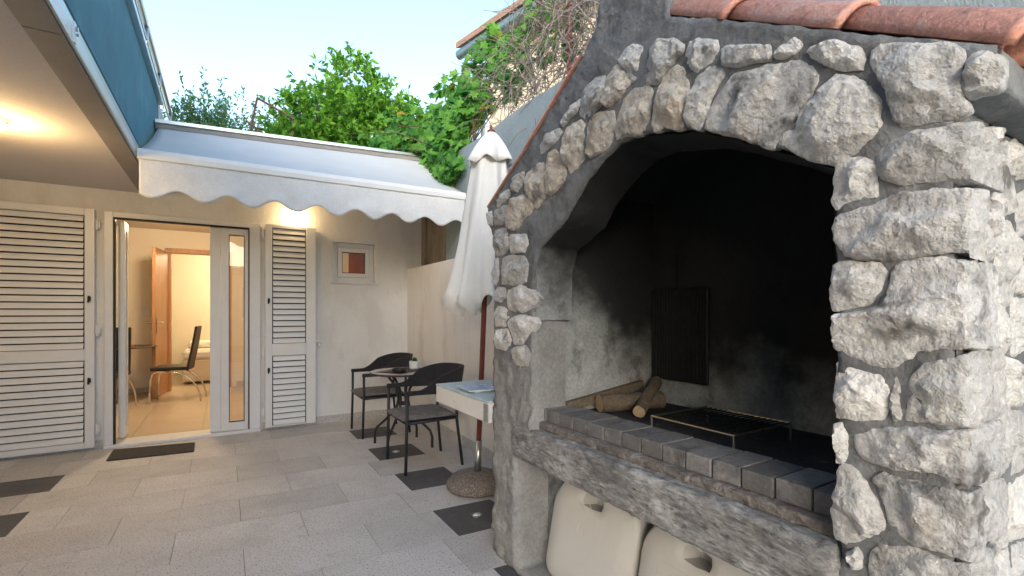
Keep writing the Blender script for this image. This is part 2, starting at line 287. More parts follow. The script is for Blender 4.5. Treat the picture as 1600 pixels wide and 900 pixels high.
FRONT_STONES = [
  (0, [(1.155,2.163),(1.131,2.200),(1.094,2.203),(1.041,2.181),(1.008,2.148),(1.012,2.126),(1.050,2.119),(1.085,2.093),(1.108,2.074),(1.150,2.091),(1.165,2.134)]),
  (0, [(0.988,2.115),(0.980,2.141),(0.941,2.133),(0.889,2.105),(0.885,2.073),(0.903,2.050),(0.944,2.042),(0.968,2.059),(0.988,2.091)]),
  (0, [(1.090,2.070),(1.059,2.088),(1.029,2.091),(1.004,2.064),(0.990,2.021),(0.998,1.950),(1.008,1.893),(1.041,1.897),(1.076,1.919),(1.122,1.916),(1.134,1.942),(1.117,1.994),(1.094,2.021)]),
  (0, [(0.952,2.019),(0.911,2.032),(0.878,2.010),(0.857,1.990),(0.893,1.962),(0.911,1.924),(0.929,1.886),(0.941,1.867),(0.984,1.888),(0.982,1.918),(0.970,1.973)]),
  (0, [(1.295,2.226),(1.262,2.250),(1.220,2.249),(1.174,2.220),(1.165,2.182),(1.179,2.144),(1.199,2.124),(1.230,2.128),(1.246,2.177)]),
  (0, [(1.358,2.189),(1.306,2.215),(1.260,2.175),(1.243,2.124),(1.295,2.092),(1.340,2.081),(1.375,2.106),(1.369,2.153)]),
  (0, [(1.489,2.193),(1.424,2.213),(1.375,2.203),(1.368,2.157),(1.390,2.112),(1.437,2.079),(1.482,2.086),(1.513,2.115),(1.505,2.164)]),
  (0, [(1.463,2.037),(1.450,2.071),(1.387,2.068),(1.319,2.047),(1.319,1.997),(1.331,1.937),(1.363,1.926),(1.412,1.919),(1.450,1.918),(1.469,1.962)]),
  (0, [(1.295,2.013),(1.262,2.071),(1.209,2.088),(1.155,2.073),(1.136,2.045),(1.147,1.991),(1.157,1.935),(1.189,1.927),(1.251,1.945),(1.298,1.941),(1.306,1.977)]),
  (0, [(1.631,2.046),(1.601,2.078),(1.516,2.082),(1.485,2.053),(1.498,1.996),(1.492,1.925),(1.537,1.902),(1.572,1.886),(1.608,1.930),(1.631,1.982)]),
  (0, [(1.646,2.125),(1.608,2.149),(1.544,2.168),(1.516,2.166),(1.530,2.129),(1.579,2.120),(1.623,2.097)]),
  (0, [(1.800,2.069),(1.757,2.095),(1.661,2.100),(1.638,2.072),(1.692,2.047),(1.741,2.032),(1.791,2.030)]),
  (0, [(1.749,1.967),(1.724,2.002),(1.677,2.007),(1.653,1.970),(1.623,1.925),(1.608,1.880),(1.661,1.846),(1.724,1.822),(1.751,1.861)]),
  (0, [(1.926,1.921),(1.889,1.964),(1.826,1.983),(1.774,1.974),(1.764,1.913),(1.764,1.830),(1.800,1.803),(1.835,1.788),(1.889,1.852),(1.932,1.892)]),
  (0, [(2.056,1.946),(2.004,1.977),(1.949,1.981),(1.959,1.929),(2.004,1.902),(2.056,1.919)]),
  (0, [(2.083,1.826),(2.025,1.862),(1.945,1.861),(1.880,1.829),(1.861,1.790),(1.907,1.763),(1.965,1.731),(2.035,1.712),(2.083,1.728),(2.094,1.773)]),
  (0, [(2.198,1.893),(2.142,1.921),(2.081,1.924),(2.085,1.892),(2.153,1.869),(2.205,1.863)]),
  (0, [(2.238,1.843),(2.164,1.848),(2.104,1.848),(2.115,1.799),(2.157,1.764),(2.221,1.766),(2.242,1.798)]),
  (0, [(2.300,1.841),(2.257,1.849),(2.252,1.776),(2.291,1.779)]),
  (0, [(2.221,1.735),(2.109,1.730),(2.094,1.696),(2.091,1.630),(2.142,1.608),(2.198,1.599),(2.231,1.635)]),
  (0, [(2.070,1.691),(1.926,1.673),(1.909,1.630),(1.945,1.593),(2.056,1.601),(2.074,1.639)]),
  (0, [(2.142,1.575),(2.056,1.584),(1.926,1.563),(1.909,1.517),(1.928,1.446),(1.994,1.433),(2.109,1.445),(2.155,1.492)]),
  (0, [(2.233,1.581),(2.187,1.582),(2.191,1.506),(2.212,1.441),(2.238,1.463)]),
  (0, [(2.240,1.405),(2.187,1.428),(2.130,1.418),(2.122,1.379),(2.164,1.354),(2.228,1.359)]),
  (0, [(2.087,1.408),(1.975,1.425),(1.880,1.401),(1.820,1.361),(1.870,1.318),(1.965,1.301),(2.074,1.309),(2.096,1.356)]),
  (0, [(2.233,1.295),(2.187,1.324),(2.109,1.315),(2.081,1.268),(2.130,1.225),(2.219,1.229)]),
  (0, [(2.077,1.261),(1.955,1.278),(1.856,1.269),(1.843,1.241),(1.898,1.188),(1.955,1.146),(2.021,1.137),(2.053,1.193),(2.094,1.235)]),
  (0, [(2.219,1.198),(2.098,1.208),(2.056,1.149),(2.120,1.102),(2.210,1.107)]),
  (0, [(2.035,1.113),(1.926,1.134),(1.880,1.103),(1.907,1.044),(2.014,1.029)]),
  (0, [(0.868,2.065),(0.851,2.071),(0.785,2.034),(0.729,2.013),(0.729,1.972),(0.760,1.985),(0.811,1.997),(0.857,2.023)]),
  (0, [(0.712,1.983),(0.691,1.995),(0.666,1.997),(0.649,1.983),(0.646,1.972),(0.664,1.965),(0.695,1.969)]),
  (0, [(0.627,1.947),(0.611,1.957),(0.564,1.940),(0.521,1.908),(0.513,1.888),(0.516,1.862),(0.555,1.876),(0.583,1.901),(0.607,1.920)]),
  (0, [(0.920,1.857),(0.906,1.903),(0.877,1.936),(0.844,1.960),(0.822,1.980),(0.788,1.964),(0.725,1.954),(0.654,1.934),(0.625,1.904),(0.601,1.881),(0.617,1.852),(0.633,1.826),(0.670,1.790),(0.695,1.765),(0.713,1.738),(0.760,1.764),(0.824,1.807),(0.864,1.826)]),
  (0, [(0.649,1.767),(0.647,1.793),(0.621,1.816),(0.596,1.838),(0.564,1.858),(0.533,1.839),(0.507,1.812),(0.487,1.779),(0.478,1.752),(0.475,1.719),(0.487,1.694),(0.503,1.676),(0.537,1.670),(0.564,1.653),(0.607,1.678),(0.653,1.710),(0.697,1.744),(0.679,1.770)]),
  (0, [(0.489,1.882),(0.470,1.891),(0.428,1.870),(0.392,1.847),(0.358,1.835),(0.342,1.809),(0.346,1.781),(0.342,1.733),(0.332,1.698),(0.358,1.695),(0.399,1.698),(0.431,1.700),(0.450,1.727),(0.452,1.762),(0.459,1.798),(0.479,1.830),(0.489,1.858)]),
  (0, [(0.330,1.779),(0.323,1.796),(0.305,1.795),(0.290,1.774),(0.286,1.751),(0.289,1.728),(0.308,1.732),(0.325,1.730),(0.330,1.749)]),
  (0.21, [(0.473,1.633),(0.469,1.659),(0.447,1.671),(0.409,1.673),(0.371,1.670),(0.348,1.666),(0.338,1.647),(0.338,1.563),(0.371,1.573),(0.406,1.582),(0.428,1.580),(0.469,1.597),(0.475,1.614)]),
  (0, [(0.561,1.647),(0.535,1.651),(0.494,1.642),(0.489,1.603),(0.485,1.562),(0.510,1.563),(0.559,1.550),(0.568,1.568),(0.563,1.609)]),
  (0.1, [(0.556,1.523),(0.535,1.534),(0.481,1.535),(0.440,1.552),(0.369,1.545),(0.342,1.537),(0.342,1.409),(0.354,1.420),(0.401,1.423),(0.453,1.418),(0.510,1.426),(0.540,1.441),(0.558,1.465),(0.563,1.496)]),
  (0, [(0.566,1.406),(0.551,1.413),(0.481,1.402),(0.470,1.383),(0.482,1.350),(0.500,1.321),(0.551,1.307),(0.568,1.310),(0.570,1.342)]),
  (0.17, [(0.561,1.293),(0.510,1.298),(0.473,1.304),(0.464,1.327),(0.452,1.376),(0.443,1.399),(0.410,1.401),(0.377,1.404),(0.342,1.391),(0.342,1.236),(0.354,1.231),(0.414,1.224),(0.420,1.208),(0.435,1.204),(0.455,1.181),(0.490,1.186),(0.535,1.199),(0.563,1.220),(0.563,1.258)]),
  (0, [(0.557,1.173),(0.520,1.163),(0.473,1.151),(0.464,1.129),(0.468,1.084),(0.471,1.066),(0.515,1.058),(0.556,1.053),(0.560,1.103)]),
  (0, [(0.447,1.154),(0.440,1.132),(0.438,1.071),(0.451,1.067),(0.450,1.103)]),
  (0.22, [(0.422,1.087),(0.416,1.151),(0.398,1.184),(0.354,1.208),(0.343,1.212),(0.343,1.078),(0.373,1.079),(0.426,1.074)]),
  (0, [(0.566,1.027),(0.551,1.033),(0.542,1.018),(0.543,0.971),(0.547,0.954),(0.564,0.946)]),
  (0.22, [(0.519,1.012),(0.486,1.032),(0.431,1.044),(0.358,1.057),(0.343,1.060),(0.343,0.956),(0.373,0.969),(0.406,0.973),(0.440,0.963),(0.477,0.961),(0.505,0.969),(0.518,0.989)]),
  (0, [(0.561,0.913),(0.546,0.934),(0.524,0.932),(0.506,0.901),(0.487,0.862),(0.466,0.825),(0.472,0.816),(0.515,0.784),(0.541,0.762),(0.564,0.762),(0.566,0.822)]),
  (0.08, [(0.485,0.920),(0.463,0.935),(0.431,0.934),(0.389,0.934),(0.358,0.939),(0.343,0.938),(0.343,0.820),(0.350,0.814),(0.381,0.816),(0.410,0.814),(0.440,0.826),(0.453,0.836),(0.457,0.872),(0.476,0.899)]),
  (0, [(0.532,0.733),(0.520,0.749),(0.514,0.738),(0.516,0.717),(0.530,0.709)]),
  (0.17, [(0.485,0.761),(0.467,0.777),(0.418,0.792),(0.373,0.794),(0.343,0.799),(0.343,0.734),(0.485,0.673),(0.489,0.715)]),
]
SIDE_STONES = [
  [(1.500,1.640),(1.538,1.648),(1.578,1.640),(1.619,1.613),(1.641,1.577),(1.627,1.545),(1.565,1.532),(1.500,1.511),(1.469,1.544),(1.481,1.585),(1.494,1.615)],
  [(1.340,1.469),(1.359,1.487),(1.416,1.491),(1.463,1.475),(1.480,1.452),(1.476,1.425),(1.437,1.415),(1.395,1.414),(1.351,1.424),(1.336,1.443)],
  [(1.498,1.483),(1.549,1.508),(1.602,1.509),(1.638,1.478),(1.669,1.441),(1.638,1.376),(1.602,1.318),(1.535,1.313),(1.502,1.342),(1.489,1.392)],
  [(1.428,1.545),(1.467,1.544),(1.489,1.505),(1.493,1.479),(1.471,1.473),(1.445,1.501)],
  [(1.403,1.694),(1.471,1.711),(1.489,1.693),(1.467,1.674),(1.416,1.669)],
  [(1.539,1.688),(1.648,1.712),(1.712,1.711),(1.723,1.641),(1.658,1.627),(1.597,1.645)],
  [(1.658,1.577),(1.723,1.601),(1.734,1.497),(1.669,1.496),(1.648,1.529)],
  [(1.391,1.392),(1.416,1.402),(1.463,1.398),(1.480,1.375),(1.476,1.336),(1.454,1.334),(1.403,1.354),(1.391,1.372)],
  [(1.420,1.317),(1.480,1.323),(1.549,1.310),(1.597,1.280),(1.607,1.250),(1.573,1.208),(1.502,1.194),(1.454,1.203),(1.416,1.233),(1.407,1.261)],
  [(1.622,1.329),(1.723,1.327),(1.734,1.214),(1.648,1.197),(1.612,1.204),(1.627,1.249),(1.602,1.295)],
  [(1.658,1.405),(1.723,1.424),(1.734,1.344),(1.648,1.350)],
  [(1.525,1.190),(1.597,1.181),(1.658,1.162),(1.690,1.137),(1.674,1.083),(1.622,1.077),(1.558,1.094),(1.521,1.134)],
  [(1.476,1.178),(1.493,1.165),(1.493,1.119),(1.471,1.124)],
  [(1.420,1.047),(1.428,1.079),(1.480,1.102),(1.549,1.099),(1.592,1.068),(1.587,1.038),(1.638,0.986),(1.602,0.948),(1.549,0.927),(1.502,0.947),(1.467,0.989),(1.428,1.016)],
  [(1.612,1.058),(1.723,1.046),(1.745,0.914),(1.658,0.912),(1.612,0.916),(1.648,0.969)],
  [(1.340,0.894),(1.359,0.917),(1.437,0.930),(1.502,0.925),(1.558,0.900),(1.582,0.858),(1.568,0.816),(1.525,0.781),(1.458,0.767),(1.395,0.779),(1.355,0.803),(1.332,0.823)],
  [(1.597,0.885),(1.723,0.885),(1.745,0.735),(1.622,0.757),(1.587,0.758),(1.578,0.798),(1.592,0.841)],
  [(1.420,0.752),(1.480,0.767),(1.573,0.750),(1.592,0.704),(1.597,0.627),(1.407,0.686)],
  [(1.622,0.731),(1.723,0.716),(1.745,0.581),(1.627,0.617)],
]
# ================================================================ ground and paving
g = MB().box(-400, 400, -400, 400, -.5, -.06).build('ground', M['ground']); tag(g, kind='structure')
fl = MB().box(-3.4, 2.2, -3, 5.87, -.058, -.012).build('courtyard_floor', M['joint']); tag(fl, kind='structure')
SH = -.06
def tile(x0, x1, y0, y1, dark=False, nm='paving_tile'):
    def P(x, y): return (x, min(5.868, y + SH * (x - 1.2)), 0)
    gp = .0013
    q = [P(x0 + gp, y0 + gp), P(x1 - gp, y0 + gp), P(x1 - gp, y1 - gp), P(x0 + gp, y1 - gp)]
    if q[0][1] > 5.86: return
    h = random.uniform(-.0008, .0008)
    mb = MB(); mb.add([(a, b, -.011) for a, b, _ in q] + [(a, b, h) for a, b, _ in q],
        [(3, 2, 1, 0), (4, 5, 6, 7), (0, 1, 5, 4), (1, 2, 6, 5), (2, 3, 7, 6), (3, 0, 4, 7)])
    mb.build(nm, M['granite_dark'] if dark else M['granite'], fl)
rows = [y * .4065 - 2.375 for y in range(0, 21)]      # ... 2.50, 2.91, 3.31, 3.72, 4.13 ...
for i, y0 in enumerate(rows):
    y1 = y0 + .4065
    odd = i % 2 == 0
    xs = []
    x = -3.38 + (0 if odd else .32)
    if odd:      # rows with the dark squares by the right wall
        ed = [-3.38, -2.47, -1.83, -1.19, -.55, .09, .73, 1.165, 1.575, 2.19]
        dk = {7}
    else:
        ed = [-3.38, -2.8, -2.15, -1.52, -1.08, -.87, -.24, .42, 1.06, 1.62, 2.19]
        dk = {3}
    for k in range(len(ed) - 1):
        tile(ed[k], ed[k + 1], y0, y1, k in dk and (0 < y0 < 5.2))
# recessed floor lights in dark squares
for (px, py, lab) in ((1.36, 4.31, 'small round recessed floor light under the wicker chair by the round table'), (1.375, 2.70, 'small round recessed floor light beside the pebble parasol base')):
    t = thing('floor_light', (px, py, 0), lab, 'floor light', 'recessed floor lights')
    MB().lathe([(.036, 0), (.036, .004), (.026, .006), (.024, .003)], (px, py, .001), 24).build('trim_ring', M['steel'], t, smooth=False)
    MB().lathe([(.023, 0), (.022, .004), (.001, .006)], (px, py, .002), 20).build('lens', M['pot'], t, smooth=True)

# ================================================================ annex with the glass door
WY = 5.87
ann = thing('annex_building', (0, WY, 0), 'low white plastered house wing with glass door and small window under the awning', 'house')
mb = MB()
xs = [-3.4, -.975, .345, 1.10, 1.592, 2.205]
for a in ((-3.4, -.975, 0, 3.08), (-.975, .345, 2.26, 3.08), (.345, 1.10, 0, 3.08), (1.10, 1.592, 0, 1.655), (1.10, 1.592, 2.127, 3.08), (1.592, 2.205, 0, 3.08)):
    mb.box(a[0], a[1], WY, WY + .22, a[2], a[3])
mb.build('wall', M['plaster'], ann)
for a, b in ((-3.32, -.985), (.36, 1.985)): box('skirting', M['granite'], ann, (a, b, WY - .012, WY - .0005, 0, .082))
# roof slab, rising slightly to the right
def zr(x): return 3.16 + .045 * (x + .6)
mb = MB(); q = [(-.57, 5.74), (2.62, 5.74), (2.62, 9.8), (-.57, 9.8)]
mb.add([(x, y, zr(x) - .075) for x, y in q] + [(x, y, zr(x)) for x, y in q], [(3, 2, 1, 0), (4, 5, 6, 7), (0, 1, 5, 4), (1, 2, 6, 5), (2, 3, 7, 6), (3, 0, 4, 7)])
mb.build('roof_slab', M['conc'], ann)
mb = MB()
for (z0, z1, y0) in ((-.02, .012, 5.725),):
    mb.add([(x, y, zr(x) + z) for z in (z0, z1) for x, y in ((-.57, y0), (2.62, y0), (2.62, 5.78), (-.57, 5.78))], [(3, 2, 1, 0), (4, 5, 6, 7), (0, 1, 5, 4), (1, 2, 6, 5), (2, 3, 7, 6), (3, 0, 4, 7)])
mb.build('roof_flashing', M['alu'], ann)
# door frame
df = MB(); df.box(-.972, -.905, WY - .025, WY + .09, .03, 2.258); df.box(.235, .342, WY - .025, WY + .03, .03, 2.258)
df.box(-.905, .235, WY - .025, WY + .09, 2.205, 2.258); df.box(-.972, .342, WY - .06, WY + .22, .0, .03)
dfo = df.build('door_frame', M['white'], ann, bevel=.004)
mb = MB(); mb.box(-.904, .234, WY - .0275, WY + .02, 2.188, 2.2045); mb.box(-.9045, -.890, WY - .0275, WY + .02, .031, 2.188); mb.box(.224, .2345, WY - .0275, WY - .02, .031, 2.188)
mb.build('seal', M['black'], dfo)
# sliding leaf standing right, with its pane
lf = MB(); lf.box(-.125, -.03, WY + .005, WY + .055, .035, 2.186); lf.box(-.028, .045, WY - .012, WY + .045, .035, 2.186); lf.box(.19, .223, WY - .012, WY + .045, .035, 2.186)
lf.box(.045, .19, WY - .012, WY + .045, .035, .12); lf.box(.045, .19, WY - .012, WY + .045, 2.12, 2.186)
lfo = lf.build('sliding_door', M['white'], ann, bevel=.004)
box('pane', M['glass'], lfo, (.052, .183, WY + .014, WY + .020, .127, 2.113))
mb = MB()
for a in ((.0455, .052, .1205, 2.1195), (.183, .1895, .1205, 2.1195)): mb.box(a[0], a[1], WY - .006, WY + .03, a[2], a[3])
mb.box(.052, .183, WY - .006, WY + .03, .1205, .127); mb.box(.052, .183, WY - .006, WY + .03, 2.113, 2.1195)
mb.build('gasket', M['black'], lfo)
# leaf opened into the room, seen nearly edge-on
lo = MB(); X0 = -.885
lo.box(X0, X0 + .05, WY + .10, WY + .15, .06, 2.19); lo.box(X0, X0 + .05, WY + .25, WY + .30, .06, 2.19)
lo.box(X0, X0 + .05, WY + .15, WY + .25, .06, .15); lo.box(X0, X0 + .05, WY + .15, WY + .25, 2.1, 2.19)
loo = lo.build('open_door_leaf', M['white'], ann, bevel=.004)
box('pane', M['glass'], loo, (X0 + .02, X0 + .026, WY + .15, WY + .25, .15, 2.1))
# small window
wf = MB(); a0, a1, b0, b1 = 1.103, 1.589, 1.658, 2.124
for (x0, x1, z0, z1) in ((a0, a0 + .055, b0, b1), (a1 - .055, a1, b0, b1), (a0 + .055, a1 - .055, b1 - .055, b1), (a0 + .055, a1 - .055, b0, b0 + .055)): wf.box(x0, x1, WY + .05, WY + .10, z0, z1)
c0, c1, d0, d1 = a0 + .057, a1 - .057, b0 + .057, b1 - .057
for (x0, x1, z0, z1) in ((c0, c0 + .05, d0, d1), (c1 - .05, c1, d0, d1), (c0 + .05, c1 - .05, d1 - .05, d1), (c0 + .05, c1 - .05, d0, d0 + .05)): wf.box(x0, x1, WY + .035, WY + .085, z0, z1)
wo = wf.build('window', M['white'], ann, bevel=.004)
box('pane', M['glass'], wo, (c0 + .05, c1 - .05, WY + .06, WY + .066, d0 + .05, d1 - .05))
mb = MB(); e = .006
for (x0, x1, z0, z1) in ((c0 + .0505, c0 + .0505 + e, d0 + .0505, d1 - .0505), (c1 - .0505 - e, c1 - .0505, d0 + .0505, d1 - .0505)): mb.box(x0, x1, WY + .045, WY + .075, z0, z1)
mb.box(c0 + .057, c1 - .057, WY + .045, WY + .075, d1 - .057, d1 - .0505); mb.box(c0 + .057, c1 - .057, WY + .045, WY + .075, d0 + .0505, d0 + .057)
mb.build('gasket', M['black'], wo)
box('sill', M['plaster'], wo, (1.075, 1.62, WY - .035, WY - .001, 1.632, 1.654), .003)
box('curtain', M['orange'], wo, (1.33, 1.58, WY + .235, WY + .25, 1.55, 2.15))
# shutters
slat_mb = MB()
def shutter(x0, x1, fields, sx0, sx1, label, stile_r):
    """frame of stiles and rails in the annex wall plane, one mesh per slat"""
    sh = MB(); y0, y1 = WY - .065, WY - .02; z0, z1 = .03, 2.262
    sh.box(x0, sx0, y0, y1, z0, z1); sh.box(sx1, x1, y0, y1, z0, z1)
    zz = [z0] + [v for f in fields for v in f] + [z1]
    for i in range(0, len(zz), 2): sh.box(sx0, sx1, y0, y1, zz[i], zz[i + 1])
    o = sh.build('shutter', M['white'], ann, bevel=.004); o['label'] = label
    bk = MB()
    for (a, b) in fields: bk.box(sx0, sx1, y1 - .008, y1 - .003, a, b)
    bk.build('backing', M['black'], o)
    w_ = sx1 - sx0 - .02; t = math.tan(R(20))
    for (a, b) in fields:
        n = round((b - a) / .0635); p = (b - a) / n
        s = MB(); hh = p * .80
        prof = [(y0 + .004, 0), (y0 + .010, -.0), (y0 + .030, hh * .98), (y0 + .022, hh), (y0 + .008, hh * .55)]
        s.prism(prof, lambda q, d: (d, q[0], q[1]), 0, w_)
        me = s.mesh('slat', M['white'], 0)
        for k in range(n): inst('slat', me, o, (sx0 + .010, 0, a + p * k + p * .10))
    return o
shl = shutter(-1.87, -1.035, [(.085, .845), (.95, 2.195)], -1.80, -1.105, 'wide louvred shutter leaf left of the glass door', .06)
shr = shutter(.385, .90, [(.045, .815), (.945, 2.222)], .452, .797, 'narrow louvred shutter leaf right of the glass door', .1)
for (o, x, zs) in ((shl, -1.02, (.2, 1.12, 2.12)), (shr, .37, (.2, .86, 2.15))):
    for z in zs:
        mb = MB(); mb.tube([(x, WY - .045, z - .05), (x, WY - .045, z + .05)], .012, 10); mb.box(x - .022, x + .022, WY - .04, WY - .028, z - .03, z + .03)
        mb.build('hinge', M['white'], o)
for (o, x, zs) in ((shl, -1.07, (1.42, .66)), (shr, .418, (1.42, .66))):
    for z in zs:
        mb = MB(); mb.box(x - .012, x + .012, WY - .082, WY - .0655, z - .02, z + .02); mb.tube([(x, WY - .085, z + .028), (x - .004, WY - .09, z - .035)], .009, 8)
        mb.build('latch', M['black'], o, bevel=.003)

# ---------------------------------------------------------------- room behind the door
RF = .032
rf = MB().box(-2.6, 2.1, WY + .221, 11.6, -.05, RF - .012).build('room_floor', M['joint']); tag(rf, kind='structure')
for i in range(9):
    for k in range(8):
        x0, y0 = -2.6 + k * .6, WY + .222 + i * .6
        box('floor_tile', M['room_floor'], rf, (x0 + .0015, x0 + .5985, y0 + .0015, y0 + .5985, RF - .011, RF))
PY = 9.3
rw = MB()
rw.box(-2.6, -.80, PY, PY + .12, 0, 2.6); rw.box(.10, 2.1, PY, PY + .12, 0, 2.6); rw.box(-.80, .10, PY, PY + .12, 2.31, 2.6)
rw.box(-2.7, -2.6, WY + .22, 11.6, 0, 2.6); rw.box(2.1, 2.2, WY + .22, 11.6, 0, 2.6); rw.box(-2.7, 2.2, 11.6, 11.7, 0, 2.6)
rwo = rw.build('room_wall', M['room_wall']); tag(rwo, kind='structure')
for a, b in ((-2.599, -.88), (.18, 2.09)): box('skirting', M['granite'], rwo, (a, b, PY - .012, PY - .0005, RF + .001, RF + .085))
mb = MB(); mb.box(-1.09, -1.01, PY - .012, PY - .0005, 1.25, 1.33); mb.build('light_switch', M['pot'], rwo, bevel=.003)
rc = MB().box(-2.7, 2.2, WY + .22, 11.7, 2.6, 2.7).build('room_ceiling', M['room_wall']); tag(rc, kind='structure')
# wooden inner door, standing open towards us, and its frame
idr = thing('inner_door', (-.8, PY, RF), 'orange wooden inner door standing open inside the lit room', 'door')
mb = MB(); mb.box(-.805, -.725, PY - .02, PY + .14, RF, 2.30); mb.box(.025, .105, PY - .02, PY + .14, RF, 2.30); mb.box(-.725, .025, PY - .02, PY + .14, 2.24, 2.315); mb.build('frame', M['oak'], idr, bevel=.004)
mb = MB(); mb.add([(-.80, PY - .021, RF + .01), (-.758, PY - .021, RF + .01), (-.848, PY - .74, RF + .01), (-.89, PY - .74, RF + .01)] + [(-.80, PY - .021, 2.24), (-.758, PY - .021, 2.24), (-.848, PY - .74, 2.24), (-.89, PY - .74, 2.24)],
    [(3, 2, 1, 0), (4, 5, 6, 7), (0, 1, 5, 4), (1, 2, 6, 5), (2, 3, 7, 6), (3, 0, 4, 7)])
dl = mb.build('leaf', M['oak'], idr, bevel=.003)
mb = MB()
for s, x in ((-1, -.888), (1, -.832)):
    mb.tube([(x, PY - .68, 1.14), (x + s * .05, PY - .68, 1.14), (x + s * .055, PY - .57, 1.14)], .009, 8)
    mb.box(x - .004, x + .004, PY - .70, PY - .66, .98, 1.2)
mb.build('handle', M['chrome'], dl, smooth=False)
# bed in the further room
bed = thing('bed', (.1, 10.6, RF), 'white made bed seen through the inner doorway', 'bed')
box('base', M['bedbase'], bed, (-.62, 1.4, 9.95, 11.5, RF + .04, RF + .42), .02)
box('mattress', M['linen'], bed, (-.62, 1.4, 9.95, 11.5, RF + .422, RF + .60), .05)
mb = MB(); mb.box(-.55, -.05, 10.3, 10.95, RF + .601, RF + .72); mb.build('pillow', M['linen'], bed, bevel=.05, seg=3, smooth=True)
# steel-legged leather chairs
def room_chair(x, y, rz, label):
    t = thing('dining_chair', (x, y, RF), label, 'chair', 'dining chairs in the room', rz)
    def L(mb, nm, m, **k):
        o = mb.build(nm, m, None, **k); o.parent = t; return o
    L(MB().box(-.21, .21, -.22, .22, .45, .50), 'seat', M['leather'], bevel=.018, seg=2)
    mb = MB(); n = 9
    for s in range(n):
        z = .44 + .62 * s / (n - 1); xx = .20 + .02 * math.sin(s / (n - 1) * 3) + .10 * (s / (n - 1)) ** 1.5
        ww = .20 - .03 * s / (n - 1)
        mb.v += [(xx, -ww, z), (xx, ww, z), (xx + .028, ww, z), (xx + .028, -ww, z)]
    for s in range(n - 1):
        for k in range(4): mb.f.append((4 * s + k, 4 * s + (k + 1) % 4, 4 * s + 4 + (k + 1) % 4, 4 * s + 4 + k))
    mb.f += [(3, 2, 1, 0), tuple(4 * n - 4 + k for k in range(4))]
    L(mb, 'backrest', M['leather'], bevel=.006)
    for s in (-1, 1):
        L(MB().tube([(-.22, s * .20, 0), (-.21, s * .20, .30), (-.185, s * .20, .41), (-.13, s * .20, .44), (-.02, s * .2, .437)], .0125, 10), 'leg', M['chrome'], smooth=True)
        pth = [(-.02 + .40 * math.sin(a), s * .2, .437 - .437 * (1 - math.cos(a))) for a in [math.pi / 2 * i / 9 for i in range(10)]]
        L(MB().tube(pth, .0125, 10), 'leg', M['chrome'], smooth=True)
    return t
room_chair(-.63, 8.28, R(-8), 'black leather dining chair with curved chrome legs facing the glass table')
room_chair(-1.30, 7.75, R(75), 'black dining chair half hidden behind the white door jamb')
gt = thing('glass_table', (-1.30, 8.45, RF), 'round glass dining table inside the lit room', 'table')
MB().lathe([(.46, 0), (.475, .006), (.46, .012)], (-1.30, 8.45, .80), 48).build('table_top', M['tabglass'], gt, smooth=False)
MB().lathe([(.4755, .0), (.483, .004), (.483, .010), (.4755, .014)], (-1.30, 8.45, .799), 48).build('rim', M['brown'], gt)
MB().lathe([(.2, 0), (.2, .015), (.035, .03), (.035, .74), (.12, .765)], (-1.30, 8.45, RF), 24).build('pedestal', M['chrome'], gt, smooth=False)
vz = thing('flower_vase', (-1.17, 8.25, .812), 'small white vase with pale flowers on the glass table', 'vase')
MB().lathe([(.035, 0), (.05, .04), (.03, .11), (.038, .13)], (-1.17, 8.25, .813), 20).build('vase', M['pot'], vz, smooth=True)
mb = MB()
for i in range(26):
    a, b = random.uniform(0, 6.3), random.uniform(.2, 1.4); r = random.uniform(.03, .08)
    c = Vector((-1.17 + r * math.cos(a) * math.cos(b), 8.25 + r * math.sin(a) * math.cos(b), .96 + r * math.sin(b)))
    mb.lathe([(.004, -.012), (.016, -.004), (.017, .006), (.004, .012)], c, 7)
mb.build('flowers', M['linen'], vz, smooth=True)
box('tea_box', M['orange'], None, (-1.10, -1.04, 8.12, 8.16, .813, .85), .003)
tag(bpy.data.objects['tea_box'], 'tiny orange box on the edge of the glass table', 'box')
# lamps of the rooms (they light what is seen through the door)
def ceil_lamp(x, y, z, energy, label, col=(1, .76, .48), r=.14, nm='ceiling_lamp', down=.10):
    t = thing(nm, (x, y, z), label, 'lamp')
    MB().lathe([(r, -.001), (r, -.02), (r * .93, -.025)], (x, y, z), 32).build('mount', M['chrome'], t)
    MB().lathe([(r * .9, -.0255), (r * .86, -.045), (r * .6, -.07), (.004, -.082)], (x, y, z), 32).build('lamp_shade', emit_mat('lamp_glow', col, 6), t, smooth=True)
    l = bpy.data.lights.new('lamp_light', 'POINT'); l.energy = energy; l.color = col; l.shadow_soft_size = .12
    o = bpy.data.objects.new('lamp_light', l); o.location = (x, y, z - down - .06); COL.objects.link(o); par(o, t)
    return t
ceil_lamp(-.5, 7.5, 2.6, 17, 'round ceiling lamp lighting the room behind the glass door')
ceil_lamp(.2, 10.5, 2.6, 19, 'round ceiling lamp in the bedroom beyond the inner door', (1, .82, .52))

